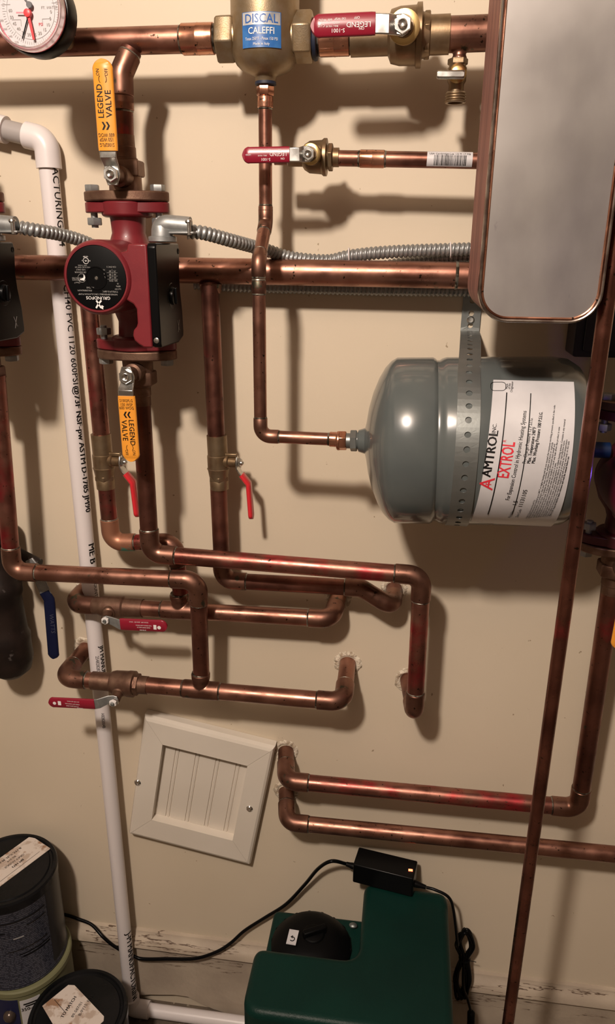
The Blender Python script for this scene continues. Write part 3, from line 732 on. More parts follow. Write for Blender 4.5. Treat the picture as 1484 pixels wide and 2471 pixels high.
    # red shroud beside the motor and the black terminal box on its right side
    if True:
        z0, z1 = -.0735, .0405
        out = [(.0565, z1), (.0565, z0), (.046, z0-.0), (.040, -.070), (.035, -.0655), (.0335, -.060), (.0345, -.054), (.0385, -.0500), (.0400, -.046), (.0400, -.030), (.0365, -.0245), (.028, -.020), (.020, -.020), (.020, .030), (.033, .0330), (.0350, .0405)]
        part('motor_shroud', MB().prism(o + V(0, -.012, 0), RT, UP, FW, out, .088), red, t, bevel=.0018)
        zc = (z0+z1)/2
        side = [(-.1000, z0+.004), (-.0965, z0), (-.030, z0-.0015), (-.010, z0+.004), (-.0085, z0+.010), (-.0095, z0+.035), (-.0145, -.014), (-.0155, .004), (-.0125, .022), (-.0105, .034), (-.0135, z1+.001), (-.0965, z1+.001), (-.1000, z1-.003)]
        tb = part('terminal_box', MB().prism(o + V(.0565, 0, 0), V(0, 1, 0), UP, RT, side, .0105), BLK, t, bevel=.0018, seg=3)
        kq = o + V(.067, -.050, -.018)
        kn = part('speed_knob', MB().lathe(kq, RT, [(0, .0150), (.0004, .0145), (.0006, .0105), (.0035, .0100), (.0040, .0092)], 32), BLK, tb)
        part('knob_bar', MB().box(kq + V(.0045, 0, 0), .004, .0035, .019), BLK, kn, bevel=.0008)
        part('cover_screw', MB().lathe(o + V(.0618, -.0995, z0+.0085), FW, [(0, .0034), (.001, .0032), (.0013, .0025)], 16), STEEL, tb)
        part('cover_screw', MB().lathe(o + V(.067, -.0165, z1-.008), RT, [(0, .0034), (.0006, .0030), (.0002, .0018)], 16), BLKM, tb)
        if not plain:
            mb = MB(); e = o + V(.0674, -.030, -.055)
            strip(mb, [e + V(0, .004, .007), e, e + V(0, -.003, -.007)], V(0, 1, .3), [.0006]*3, .0002)
            strip(mb, [e + V(0, -.004, .007), e, e + V(0, .002, -.005), e + V(0, .005, -.005)], V(0, 1, -.4), [.0006]*4, .0002)
            part('emblem', mb, GREYT, tb)
    return t
PX = P(306, 487, .1).x
PC = V(PX, -.1, (P(306, 487, .1).z + P(332, 843, .1).z)/2)
pump(PC, 'red circulation pump with round black name plate between two yellow levers')
flange_valve(PC, 1, 'bronze flanged valve above the centre pump, yellow lever pointing up', lever=.1406)
flange_valve(PC, -1, 'bronze flanged valve under the centre pump, yellow lever hanging down', lever=.1347)
LX = PC + V(P(40, 590, .11).x - P(438, 590, .11).x, 0, 0)
pump(LX, 'red pump cut off by the left edge, mostly its black box showing')
flange_valve(LX, 1, 'bronze flanged valve above the pump at the left edge')
flange_valve(LX, -1, 'bronze flanged valve below the pump at the left edge')
RX = V(P(1475, 1430, .088).x, -.088, P(1450, 1308, .09).z + .089)
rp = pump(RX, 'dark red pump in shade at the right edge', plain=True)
part('plug', MB().lathe(V(P(1452, 1088, .11).x - .010, -.105, P(1445, 1088, .11).z), RT, [(0, .009), (.001, .010), (.020, .010), (.021, .008)], 20), mat('blue_plug', (.005, .02, .07), .4), rp, 'blue plug')
flange_valve(RX, -1, 'bronze flanged valve below the dark red pump at the right edge', lever=.1250, dx=-.003)
flange_valve(RX, 1, 'bronze flanged valve above the dark red pump at the right edge')
ind = part('indicator_light', MB().lathe(V(RX.x + .055, -.20, P(1500, 1160, .2).z), V(-.4, -1, 0), [(0, .004), (.003, .004), (.005, .001)], 12), BLED, rp)
lamp('indicator_glow', (P(1492, 1160, .235).x, -.235, P(1492, 1155, .235).z), .035, (.10, .06, 1.0), .004)

# ------------------------------------------------------------------ air separator
c = P(640, 90, .085)
t = thing('air_separator', c, 'cast brass air separator with a blue and silver label', 'air separator')
zz = lambda y: P(640, y, .085).z
top = 1.72 + .09
prof = [(0, .020), (.010, .032), (.03, .0385), (top - zz(125), .0388), (top - zz(140), .0375), (top - zz(158), .0330), (top - zz(172), .0265), (top - zz(182), .0150), (top - zz(186), .0125), (top - zz(203), .0115), (top - zz(205), .009)]
part('vessel', MB().lathe(V(c.x, c.y, top), DOWN, prof, 56), SEPB, t, ang=50)
part('sealant_ring', MB().lathe(V(c.x, c.y, zz(198)), DOWN, [(0, .0122), (.003, .0125), (.004, .010)], 24), TAPE, t)
for s, x in ((-1, 553), (1, 722)):
    q = V(c.x + s*.034, c.y, P(640, 92, .085).z)
    part('hex_port', MB().hexa(q, V(s, 0, 0), .021, .0265, ph=.25).lathe(q - V(s*.01, 0, 0), V(s, 0, 0), [(0, .021), (.012, .0215)], 24), SEPB, t, bevel=.0012)
part('sealant_ring', MB().lathe(V(c.x + .0555, c.y, P(763, 95, .085).z), RT, [(-.001, .019), (.001, .0215), (.004, .021), (.005, .018)], 28), TAPE, t)
part('hex_nut', MB().hexa(P(640, 207, .085), DOWN, .0105, .0105), CUB, t, bevel=.0005)
# label wrapped on the vessel
lr = .0388
def on_vessel(px, py):
    v = R3 @ Vector((px - CX, -(py - CY), -FPX)); o0 = Vector((0, -DC, ZC)); dx, dy = o0.x - c.x, o0.y - c.y
    A_, B_, C_ = v.x**2 + v.y**2, 2*(dx*v.x + dy*v.y), dx*dx + dy*dy - lr*lr
    k = (-B_ - math.sqrt(max(B_*B_ - 4*A_*C_, 0)))/(2*A_); return o0 + v*k
lc = on_vessel(630, 70); lt, lb = on_vessel(630, 27), on_vessel(630, 114)
axp = V(c.x, c.y, 0); nd = V(lc.x - c.x, lc.y - c.y, 0).normalized()
l0, l1 = V(c.x, c.y, lb.z), V(c.x, c.y, lt.z)
w_l, w_r = on_vessel(584, 70), on_vessel(676, 70)
ang = math.asin(min(1, (w_r - w_l).length/2/lr))
lab = part('maker_label', cyl_patch(l0, l1, lr, nd, ang, 20, .0004), BLUE, t, 'blue and silver label')
mid_ = l0.lerp(l1, .70)
part('silver_band', cyl_patch(l0.lerp(l1, .64), l0.lerp(l1, .985), lr + .0004, nd, ang*.96, 20, .0002), SILV, lab)
def LT(s_, sz, f, m, off=0, xs=1.0):
    o = l0.lerp(l1, f) + nd*lr; text('lettering', s_, sz, m, lab, o, UP.cross(nd), UP, bend=(l0, UP, lr + .0006), offset=off, xs=xs)
LT('DISCAL', .0120, .80, mat('blue_print', (.02, .10, .36), .4), .025, .95)
LT('CALEFFI', .0092, .465, WHT, .018, .92); LT('Tmax 250°F - Pmax 150 PSI', .0042, .245, WHT, 0, .78); LT('Made in Italy', .0036, .10, WHT)

# ------------------------------------------------------------------ gauge
gc = P(72, 24, .185); t = thing('pressure_gauge', gc.copy(), 'round white dial gauge with red pointer and black case', 'gauge')
GR = .0395
part('case', MB().lathe(gc + V(0, .030, 0), FW, [(0, .030), (.004, .0405), (.022, .0415), (.026, .040), (.027, .036)], 56), BLK, t)
part('stem', MB().cyl(V(gc.x, -.085, P(60, 104, .085).z), gc + V(0, .030, -.010), .010), BRASS, t)
dl = part('dial', MB().lathe(gc + V(0, .003, 0), FW, [(0, GR*.94), (.0012, GR*.94)], 56), DIAL, t)
FZ = gc + V(0, .0016, 0)
mbb = MB(); mbl = MB()
for i in range(61):
    a = math.radians(225 - 270*i/60 - 180); d1 = V(math.cos(a), 0, math.sin(a)); L_ = .0045 if i % 5 == 0 else .0026
    strip(mbb, [FZ + d1*.0315, FZ + d1*(.0315 - L_)], d1.cross(FW), [.00018]*2, .0002)
part('tick_marks', mbb, GREYT, dl)
part('dial_ring', MB().torus(FZ, FW, .0265, .0002, 60, 5), GREYT, dl)
for i, s_ in enumerate(('0', '5', '10', '15', '20', '25', '30', '35', '40', '45', '50', '60')):
    a = math.radians(-5 - 16*i); text('lettering', s_, .0042, GREYT, dl, FZ + V(math.cos(a)*.0225, -.0002, math.sin(a)*.0225), RT, UP, offset=.01)
    a = math.radians(-12 - 14*i); text('lettering', str(60 + 20*i), .0030, GREYT, dl, FZ + V(math.cos(a)*.0345, -.0002, math.sin(a)*.0345), RT, UP)
text('lettering', 'FT. WATER', .0036, GREYT, dl, FZ + V(.021, -.0002, .002), RT, UP); text('lettering', 'PSI', .004, REDPR, dl, FZ + V(.010, -.0002, -.013), RT, UP)
mb = MB()
for (x0_, z0_, x1_, z1_) in ((-.022, -.008, -.012, -.008), (-.012, -.008, -.012, -.014), (.012, -.008, .022, -.008), (.012, -.008, .012, -.014), (.024, .006, .034, .006), (-.032, .006, -.022, .006)):
    strip(mb, [FZ + V(x0_, -.0001, z0_), FZ + V(x1_, -.0001, z1_)], V(z0_-z1_+1e-6, 0, x1_-x0_+1e-6), [.0002]*2, .0002)
part('print_rule', mb, GREYT, dl)
part('red_arc', MB().torus(FZ + V(0, -.0004, 0), FW, GR*.955, .0011, 60, 8), mat('red_arc', (.55, .08, .13), .4), dl)
hb = FZ + V(-.0015, -.004, -.0035)
part('red_pointer', strip(MB(), [hb, hb + V(.002, 0, -.012), hb + V(.0035, .0006, -.024)], RT, [.0015, .0015, .0012], .0006).lathe(hb + V(0, .001, 0), FW, [(0, .0042), (.003, .0038), (.0035, .003)], 20), mat('red_pointer', (.75, .06, .07), .4), t, 'red pointer')
part('red_tail', strip(MB(), [hb + V(0, .0005, .0006), hb + V(-.013, .0005, .001)], UP, [.0007]*2, .0005), mat('pink_pointer', (.7, .25, .3), .4), t)
part('black_pointer', strip(MB(), [hb + V(0, .002, 0), hb + V(-.010, .002, -.0225)], RT, [.0007, .0006], .0005), BLKM, t, 'black pointer')
h2 = FZ + V(.001, -.003, .004)
part('upper_pointer', strip(MB(), [h2, h2 + V(-.014, 0, .0165)], RT, [.0009, .0007], .0006).lathe(h2, FW, [(0, .0032), (.002, .003)], 18), mat('grey_pointer', (.12, .12, .13), .4), t)
part('clear_rim', MB().lathe(gc, FW, [(-.002, GR*.985), (.006, GR*1.0), (.009, GR*.98), (.010, GR*.94), (.0095, GR*.90), (.0085, GR*.90), (.0075, GR*.93), (-.002, GR*.95)], 60), mat('clear_plastic_rim', (.9, .80, .80), .12, trans=.85), t)

# ------------------------------------------------------------------ plate heat exchanger
xl, xr = P(1163, 600, .30).x, P(1467, 650, .30).x; zb = P(1290, 780, .30).z; ht = .37
cx = (xl+xr)/2; wv = xr-xl
t = thing('plate_heat_exchanger', V(cx, -.22, zb), 'tall steel plate heat exchanger with coppery sides at top right', 'heat exchanger')
cz = zb + ht/2
o = V(cx, -.135, cz)
npl = 22; dpt = .155
mb = MB(); base = rrect(wv-.004, ht-.004, .027, 10); big = rrect(wv-.0005, ht-.0005, .0285, 10); rings = []
for i in range(npl):
    for fr_, ou in ((0, base), (.35, big), (.65, big)):
        y = dpt*(i+fr_)/npl; rings.append([mb.bm.verts.new(o + V(x, -y, z)) for x, z in ou])
mb.skin(rings); part('plate_stack', mb, BRAZE, t, ang=80)
fo = o + V(0, -dpt, 0)
mb = MB(); mb.prism(fo, RT, UP, FW, rrect(wv-.008, ht-.008, .0250, 10), .0035); part('front_plate', mb, STAIN, t, 'dull grey stainless front plate', bevel=.001)
rim = [fo + V(x, -.003, z) for x, z in rrect(wv-.003, ht-.003, .0280, 12)]
mb = MB(); nR = len(rim); rings = []
for i in range(nR):
    d = (rim[(i+1) % nR] - rim[i-1]).normalized(); u_ = V(0, -1, 0); v_ = d.cross(u_)
    wob = 1 + .10*math.sin(i*1.7)
    rings.append([mb.bm.verts.new(rim[i] + (u_*math.cos(a)*1.7 + v_*math.sin(a)*wob)*.0019) for a in [2*PI*k/10 for k in range(10)]])
mb.skin(rings, closed=True); part('rolled_rim', mb, RIMM, t)
rim = [fo + V(x, -.0035, z) for x, z in rrect(wv-.0085, ht-.0085, .0250, 12)]
mb = MB(); nR = len(rim); rings = []
for i in range(nR):
    d = (rim[(i+1) % nR] - rim[i-1]).normalized(); u_ = V(0, -1, 0); v_ = d.cross(u_)
    rings.append([mb.bm.verts.new(rim[i] + (u_*math.cos(a) + v_*math.sin(a))*.0010) for a in [2*PI*k/8 for k in range(8)]])
mb.skin(rings, closed=True); part('braze_seam', mb, CUB, t, 'bright copper braze line')
# dark metal enclosure behind it
solo('junction_box', MB().prism(P(1428, 770, 0) + V(0, -.004, 0), RT, UP, FW, rrect(.060, .085, .004, 3), .05).prism(P(1428, 770, 0) + V(.004, -.054, 0), RT, UP, FW, rrect(.046, .07, .003, 3), .006), DKMET,
     'dark metal box on the wall behind the lower corner of the heat exchanger', 'junction box', bevel=.001)

# ------------------------------------------------------------------ expansion tank
TR = .1005
TA = P(885, 1064, .152); TB = P(1404, 1068, .152); td = (TB-TA).normalized(); TL = (TB-TA).length
t = thing('expansion_tank', TA + td*(TL/2), 'grey steel expansion tank with a white label, held by a strap', 'tank')
prof = [(-.004, .004), (-.002, .016), (.0, .024), (.003, .042), (.008, .060), (.015, .077), (.022, .089), (.029, .0965), (.036, TR)]
prof += [(.078, TR), (.081, TR*.985), (.083, TR*.965), (.086, TR*.965), (.089, TR*.985), (.094, TR), (.15, TR), (.152, TR*.994), (.154, TR), (TL-.040, TR), (TL-.024, TR*.975), (TL-.012, TR*.90), (TL-.004, TR*.78), (TL, TR*.60), (TL+.002, TR*.3), (TL+.0025, .002)]
part('shell', MB().lathe(TA, td, prof, 96), TANKG, t, ang=40)
part('port', MB().lathe(TA + td*-.020, td, [(0, .0085), (.002, .0108), (.009, .0108), (.010, .0135), (.018, .016), (.024, .019)], 24), TANKG, t)
part('hex_nipple', MB().hexa(TA + td*-.020, td, .008, .0135).lathe(TA + td*-.026, td, [(0, .0095), (.010, .0095)], 20), GALV, t)
part('hex_adapter', MB().hexa(TA + td*-.036, td, .011, .0122).lathe(TA + td*-.0375, td, [(0, .0105), (.0015, .012), (.004, .012)], 24), CUB, t, 'bright copper hex adapter', bevel=.0005)
def on_tank(px, py, extra=0.0):
    v = R3 @ Vector((px - CX, -(py - CY), -FPX)); o0 = Vector((0, -DC, ZC))
    w_ = o0 - TA; a_ = v - td*v.dot(td); b_ = w_ - td*w_.dot(td); R_ = TR + extra
    A_, B_, C_ = a_.dot(a_), 2*a_.dot(b_), b_.dot(b_) - R_*R_
    k = (-B_ - math.sqrt(max(B_*B_ - 4*A_*C_, 0)))/(2*A_); return o0 + v*k
def tpar(p):
    h = (p-TA).dot(td); q = p - TA - td*h; return h, math.atan2(q.z, -q.y)    # length along, angle above the front
def tpt(h, a, R_): return TA + td*h + (V(0, -1, 0)*math.cos(a) + V(0, 0, 1)*math.sin(a))*R_
cn = [tpar(on_tank(*q)) for q in ((1184, 917), (1378, 922), (1335, 1270), (1141, 1258))]
def patch(cn, R_, th, nu=8, nv=24, rr=0):
    mb = MB(); G = []
    for L_ in (R_+th, R_):
        g_ = []
        for j in range(nv+1):
            row = []
            for i in range(nu+1):
                u_, v_ = i/nu, j/nv
                h = (cn[0][0]*(1-u_) + cn[1][0]*u_)*(1-v_) + (cn[3][0]*(1-u_) + cn[2][0]*u_)*v_
                a_ = (cn[0][1]*(1-u_) + cn[1][1]*u_)*(1-v_) + (cn[3][1]*(1-u_) + cn[2][1]*u_)*v_
                row.append(mb.bm.verts.new(tpt(h, a_, L_)))
            g_.append(row)
        G.append(g_)
    for g_, s in ((G[0], 1), (G[1], -1)):
        for j in range(nv):
            for i in range(nu): mb.bm.faces.new((g_[j][i], g_[j][i+1], g_[j+1][i+1], g_[j+1][i]))
    E_ = lambda g_: [g_[0][i] for i in range(nu+1)] + [g_[j][nu] for j in range(1, nv+1)] + [g_[nv][i] for i in range(nu-1, -1, -1)] + [g_[j][0] for j in range(nv-1, 0, -1)]
    a_, b_ = E_(G[0]), E_(G[1])
    for i in range(len(a_)): mb.bm.faces.new((a_[i], a_[(i+1) % len(a_)], b_[(i+1) % len(b_)], b_[i]))
    return mb
lab = part('tank_label', patch(cn, TR, .0005), PAPER, t, 'white printed label')
def TT(s_, sz, px, py, m=INK, off=0.0, xs=1.0, align='CENTER'):
    p = on_tank(px, py); h, a_ = tpar(p)
    up_ = tpt(h, a_ + .01, TR) - tpt(h - .0000, a_, TR)
    # lean of the print: same lean as the label's left edge
    le = (tpt(cn[0][0], cn[0][1], TR) - tpt(cn[3][0], cn[3][1], TR)); sk = le.dot(td)/((cn[0][1]-cn[3][1])*TR)
    tang = up_.normalized(); r_ = (tang + td*sk).normalized(); u_ = -(td - tang*sk).normalized()
    text('lettering', s_, sz, m, lab, tpt(h, a_, TR), r_, u_, bend=(TA, td, TR), lift=.0008, offset=off, xs=xs, align=align)
TT('AMTROL', .0140, 1183, 1096, INK, .012, .92); TT('INC.', .0058, 1190, 1034, INK, .01)
TT('EXTROL', .0180, 1222, 1111, REDPR, .05, .60); TT('R', .0045, 1216, 1064, REDPR); TT('A', .0220, 1178, 1167, REDPR, 0, 1.1)
TT('T', .0090, 1181, 1168, REDPR, 0, 1.0)
TT('For Expansion Control in Hydronic Heating Systems', .0064, 1248, 1106, INK, .010, .76)
TT('Pre-Charge Pressure 12 P.S.I.G.', .0052, 1264, 1118, INK, .008, .74, 'LEFT'); TT('Max. Temperature 240°F', .0052, 1275, 1118, INK, .008, .74, 'LEFT'); TT('Max. Working Pressure 100 P.S.I.G.', .0052, 1286, 1118, INK, .008, .74, 'LEFT')
TT('Model No.', .0044, 1238, 1240, INK, 0, .9); TT('1.5', .0066, 1247, 1213, INK, .01); TT('Date Code', .0044, 1256, 1238, INK, 0, .9); TT('11131105', .0066, 1265, 1203, INK, .008)
TT('Mark', .0036, 1217, 933); TT('of the', .0036, 1223, 933); TT('Originator', .0036, 1229, 934)
def rule(px0, py0, px1, py1, wd):
    a_, b_ = tpar(on_tank(px0, py0)), tpar(on_tank(px1, py1)); mb = MB()
    pts = [tpt(a_[0] + (b_[0]-a_[0])*i/16, a_[1] + (b_[1]-a_[1])*i/16, TR + .0008) for i in range(17)]
    strip(mb, pts, td, [wd]*17, .0002); part('print_rule', mb, INK, lab)
rule(1217, 948, 1182, 1240, .0006); rule(1275, 950, 1240, 1240, .0005)
# small jar mark at the top of the label
mb = MB(); a_ = tpar(on_tank(1196, 933)); pts = [tpt(a_[0] + x, a_[1] + y/TR, TR + .0008) for x, y in rrect(.016, .012, .004, 5)]
for i in range(len(pts)): strip(mb, [pts[i], pts[(i+1) % len(pts)]], V(0, -1, 0).cross((pts[(i+1) % len(pts)] - pts[i])), [.0003]*2, .0002)
part('emblem', mb, INK, lab)
fine = ['WARNING: This product must not be used if it is', 'EXPANSION tanks may be installed up to 240°F or higher heating and do not exceed the maximum working pressure specified in the code.',
        'This tank, like most tanks under pressure, may over time corrode, weaken and burst or explode', 'possibly causing serious or fatal injury. To minimize the risk a licensed professional must install and', 'periodically inspect and service the tank. A drip pan must be installed to catch any leak when the product is new',
        'Replace the tank at the time of the initial installation when the product is seen.', 'Do not expose to any potable water systems, space heating systems or radiant heating systems. Contains in any material',
        'known to the State of California to cause cancer and birth defects or other reproductive harm.', 'CAUTION: only use this tank in closed hydronic heating systems at or below its rated temperature',
        'Failure to follow the instructions may result in a hazard and will void any warranty on the tank', 'Made in USA  Keep this label for future reference and read the manual before use']
for i, s_ in enumerate(fine):
    TT(s_, .0028, 1275 + i*5.6 - 0, 1250 - i*.6, INK, .01, .88 + .07*((i*37) % 5)/5 - (.25 if i in (0,) else 0), align='LEFT')

# ------------------------------------------------------------------ perforated strap over the tank
sx = P(1132, 900, .2).x; sw = .0125
t = thing('perforated_strap', V(sx, -.1, P(1135, 770, 0).z), 'perforated metal strap looped over the grey tank', 'strap')
r0 = TR + .0012; axy = TA + td*((V(sx, 0, 0) - TA).x/td.x); ay, az = axy.y, axy.z
path = []
zt = P(1140, 712, .01).z; zs = P(1133, 800, .01).z
for k in range(5): path.append(V(P(1141 - k*2, 712 + k*22, 0).x + 0, -.003, zt + (zs-zt)*k/4))
# leave wall to the tangent on the tank top front
st_a = math.radians(112)
tp = V(sx, ay - math.cos(st_a)*-1*-r0*-1, 0)
def cp(a): return V(sx, ay - r0*math.cos(a), az + r0*math.sin(a))
pA = path[-1]; pB = cp(math.radians(62))
for k in range(1, 6):
    f = k/6; q = pA.lerp(pB, f); q.z += .012*math.sin(PI*f); q.y += -.004*math.sin(PI*f); path.append(q)
for k in range(40):
    a_ = math.radians(62 - k*(62+105)/39); path.append(cp(a_))
last = path[-1]; path.append(V(sx, -.04, last.z - .004)); path.append(V(sx, -.003, last.z - .002))
# resample, with holes cut as ring faces
cum = [0]
for i in range(1, len(path)): cum.append(cum[-1] + (path[i]-path[i-1]).length)
def at_s(s):
    for i in range(1, len(path)):
        if s <= cum[i] or i == len(path)-1:
            f = (s - cum[i-1])/max(1e-9, cum[i]-cum[i-1]); return path[i-1].lerp(path[i], f), (path[i]-path[i-1]).normalized()
mb = MB(); pitch = .0158; hr = .0036; tot = cum[-1]; nseg = int(tot/pitch)
def sp_(s, w_): p, d = at_s(max(0, min(tot, s))); return p + RT*w_
K = 16
for i in range(nseg):
    s0_ = i*tot/nseg; s1_ = (i+1)*tot/nseg; sm = (s0_+s1_)/2; hl = (s1_-s0_)/2
    outer = []; inner = []
    for k in range(K):
        a_ = 2*PI*k/K; ca, sa = math.cos(a_), math.sin(a_)
        m_ = max(abs(ca), abs(sa)); outer.append(mb.bm.verts.new(sp_(sm + hl*sa/m_, sw*ca/m_)))
        inner.append(mb.bm.verts.new(sp_(sm + hr*sa*(1.0 if i % 2 else .92), hr*ca)))
    for k in range(K): mb.bm.faces.new((outer[k], outer[(k+1) % K], inner[(k+1) % K], inner[k]))
bmesh.ops.remove_doubles(mb.bm, verts=mb.bm.verts, dist=.0002)
so = part('band', mb, GALV, t)
for p_ in so.data.polygons: p_.use_smooth = False
sm_ = so.modifiers.new('thickness', 'SOLIDIFY'); sm_.thickness = .0011; sm_.offset = 0
q = P(1135, 771, 0) + V(0, -.004, 0)
part('screw', MB().lathe(q, FW, [(0, .0052), (.0012, .0050), (.0028, .0034), (.0026, .0012), (.0018, .0004)], 20), STEEL, t)

# ------------------------------------------------------------------ conduits
def spline(pts, n=14):
    out = []
    for i in range(len(pts)-1):
        p0 = pts[max(i-1, 0)]; p1 = pts[i]; p2 = pts[i+1]; p3 = pts[min(i+2, len(pts)-1)]
        for k in range(n):
            t_ = k/n; out.append(.5*((2*p1) + (p2-p0)*t_ + (2*p0-5*p1+4*p2-p3)*t_*t_ + (3*p1-p0-3*p2+p3)*t_**3))
    out.append(pts[-1]); return out
def resample(pts, step):
    out = [pts[0]]; acc = 0
    for i in range(1, len(pts)):
        a_, b_ = pts[i-1], pts[i]; L_ = (b_-a_).length; d_ = step - acc
        while d_ <= L_: out.append(a_.lerp(b_, d_/L_)); d_ += step
        acc = L_ - (d_ - step)
    return out
def conduit(label, pix, r=.0074, pitch=.0058):
    pts = resample(spline([P(*p) for p in pix]), pitch/6)
    t = thing('flexible_conduit', pts[len(pts)//2].copy(), label, 'conduit', 'ribbed metal conduits')
    part('ribbed_tube', MB().sweep(pts, r, 18, rf=lambda s, th: r*(.78 + .34*abs(math.sin(PI*s/pitch + th/2))**.7)), ZINC, t, ang=60)
    return t
def connector(t, base, h, z0, xl_, zc_):
    """angled box connector: round base standing on the pump box, clamp body reaching right"""
    b = base
    part('connector_base', MB().lathe(b, UP, [(0, .0150), (.001, .0165), (.006, .0165), (.007, .0130), (.014, .0125), (.018, .0115)], 28), ZINC, t)
    mb = MB(); tube = [b + V(-.002, 0, .010), b + V(-.001, 0, .016), b + V(.006, -.001, .0195), b + V(.016, -.001, .0190), b + V(.034, -.001, .0175)]
    mb.sweep(spline(tube, 5), .0105, 20)
    part('connector_body', mb, ZINC, t)
    part('clamp_plate', MB().box(b + V(.026, -.001, .0105), .030, .022, .0025), ZINC, t, bevel=.0008)
    sc_ = b + V(.0355, -.0105, .008); part('clamp_screw', MB().cyl(sc_, sc_ + V(0, 0, .014), .0024, seg=12).lathe(sc_ + V(0, 0, .014), UP, [(0, .0045), (.002, .0040), (.0028, .002)], 16), STEEL, t)
for bs, pix, lab_ in ((PC + V(.060, -.052, .0425), [(452, 560, .145), (490, 562, .140), (560, 581, .112), (640, 603, .060), (705, 622, .040), (790, 629, .032), (850, 617, .034), (960, 607, .036), (1200, 599, .036)],
                 'ribbed metal conduit dipping from the centre pump to the heat exchanger'),
                (LX + V(.060, -.052, .0425), [(48, 549, .145), (90, 556, .135), (150, 567, .105), (215, 588, .070), (290, 628, .020)],
                 'ribbed metal conduit crossing the white pipe, left of the centre pump')):
    t = conduit(lab_, pix); connector(t, bs, 0, 0, 0, 0)
conduit('short ribbed conduit half hidden between upper conduit and thick header', [(905, 648, .012), (960, 638, .014), (1040, 628, .018), (1110, 620, .020), (1200, 617, .020)])
conduit('ribbed conduit showing only along the lower edge of the thick header', [(470, 684, .0095), (560, 690, .0095), (700, 694, .0095), (900, 699, .0095), (1100, 701, .0095), (1210, 703, .0095)])
for px, py, o_, g_ in ((843, 617, .034, 1), (1087, 603, .036, 1)):
    q = P(px, py, o_); solo('cable_tie', MB().torus(q, V(1, 0, .08), .0092, .0009), PVC, ('white cable tie on the ribbed conduit near its middle' if px < 900 else 'white cable tie on the ribbed conduit near the heat exchanger'), 'cable tie', 'white cable ties')

# ------------------------------------------------------------------ white PVC pipe
pr = .0128
tp_, bt_ = P(112, 350, .0185), P(318, 2432, .037)
t = thing('plastic_drain_pipe', tp_.copy(), 'long white plastic pipe with black lettering, down to the floor', 'pipe')
part('pipe', MB().cyl(tp_, bt_, pr, seg=40), PVC, t)
el = P(112, 338, .0185)
d1 = (el - P(-30, 303, .0185)).normalized(); d2 = (bt_-tp_).normalized()
arc, f_ = fillet(el, d1, d2, .018)
part('elbow', MB().sweep([el - d1*(f_+.014)] + arc + [el + d2*(f_+.020)], .0165, 28), PVC, t)
part('pipe', MB().cyl(P(-80, 290, .0185), el - d1*(f_+.004), pr, seg=32), mat('grey_pvc', (.36, .33, .32), .4), t, 'short greyer length of pipe')
part('coupling', MB().cyl(P(-80, 290, .0185), P(15, 314, .0185), .0168, seg=28), PVC, t)
be = bt_ + d2*.000; hd = (P(520, 2468, .045) - P(330, 2430, .045)); hd.z = 0; hd.normalize()
be = V(bt_.x, bt_.y, pr + .008)
part('elbow', MB().sweep([be + V(0, 0, .03), be + V(0, 0, .012)] + [be + V(0, 0, .012)*(1-k/6)**2 + hd*(.012*(k/6)**2) for k in range(1, 7)] + [be + hd*.036], .0165, 28), PVC, t)
part('pipe', MB().cyl(be + hd*.02, be + hd*.34, pr, seg=32), PVC, t)
pd = d2
def pvc_text(s_, px, py, sz, rotoff=.55, off=.01, xs=1.0):
    p = proj_on(tp_, pd, P(px, py, .03)); n_ = (V(2.0, -1, 0) if rotoff > .5 else V(.45, -1, 0)); n_ = (n_ - pd*n_.dot(pd)).normalized()
    text('lettering', s_, sz, INK, t, p + n_*pr, pd, n_.cross(pd)*-1 if False else pd.cross(n_)*-1, bend=(tp_, -pd, pr), lift=.0003, offset=off, xs=xs)
PV = [('ACTURING 1/4', 135, 500, .0150), ('CH40 PVC 1120 600PSI', 168, 810, .0142), ('@73F NSF-pw ASTM D-1785 JM90', 203, 1088, .0134), ('ME B', 222, 1335, .0160), ('BOUNTIFUL', 238, 1430, .0080), ('JM MANUF', 250, 1590, .0110), ('J-M MANUFACTURING', 308, 2322, .0180)]
for s_, x_, y_, z_ in PV: pvc_text(s_, x_, y_, z_)
pvc_text('25482828200', 238, 1600, .0075, .1, 0, .9); pvc_text('A8282004B', 252, 1730, .0070, .1, 0, .9)

# ------------------------------------------------------------------ dark strainer and blue lever at the left edge
c = P(4, 1450, .050); zz = lambda y: P(4, y, .050).z
t = thing('strainer_valve', c, 'dark bronze valve body at the left edge with a hanging blue lever', 'valve')
prof = [(0, .022), (.004, .034), (zz(1262)-zz(1300), .034), (zz(1262)-zz(1302), .022), (zz(1262)-zz(1345), .022), (zz(1262)-zz(1360), .026), (zz(1262)-zz(1400), .030), (zz(1262)-zz(1408), .034), (zz(1262)-zz(1430), .034), (zz(1262)-zz(1440), .031), (zz(1262)-zz(1520), .034), (zz(1262)-zz(1532), .0375), (zz(1262)-zz(1545), .0365), (zz(1262)-zz(1585), .0375), (zz(1262)-zz(1610), .032), (zz(1262)-zz(1625), .018), (zz(1262)-zz(1630), .001)]
part('body', MB().lathe(V(c.x, c.y, zz(1262)), DOWN, prof, 44), DKB, t, ang=50)
for y in (1268, 1310): part('bolt', MB().hexa(V(c.x + .008, c.y - .034, zz(y)), FW, .006, .007), ZINC, t)
part('side_neck', MB().sweep([P(20, 1330, .05), P(55, 1345, .052), P(95, 1362, .056)], [.014, .011, .009], 18), DKB, t)
mid1 = P(80, 1362, .066); 
part('lever_arm', strip(MB(), [P(70, 1350, .066), P(84, 1372, .066), P(112, 1436, .070)], V(1, 0, .35), [.007, .0092, .0092], .003), ZINC, t, bevel=.0006)
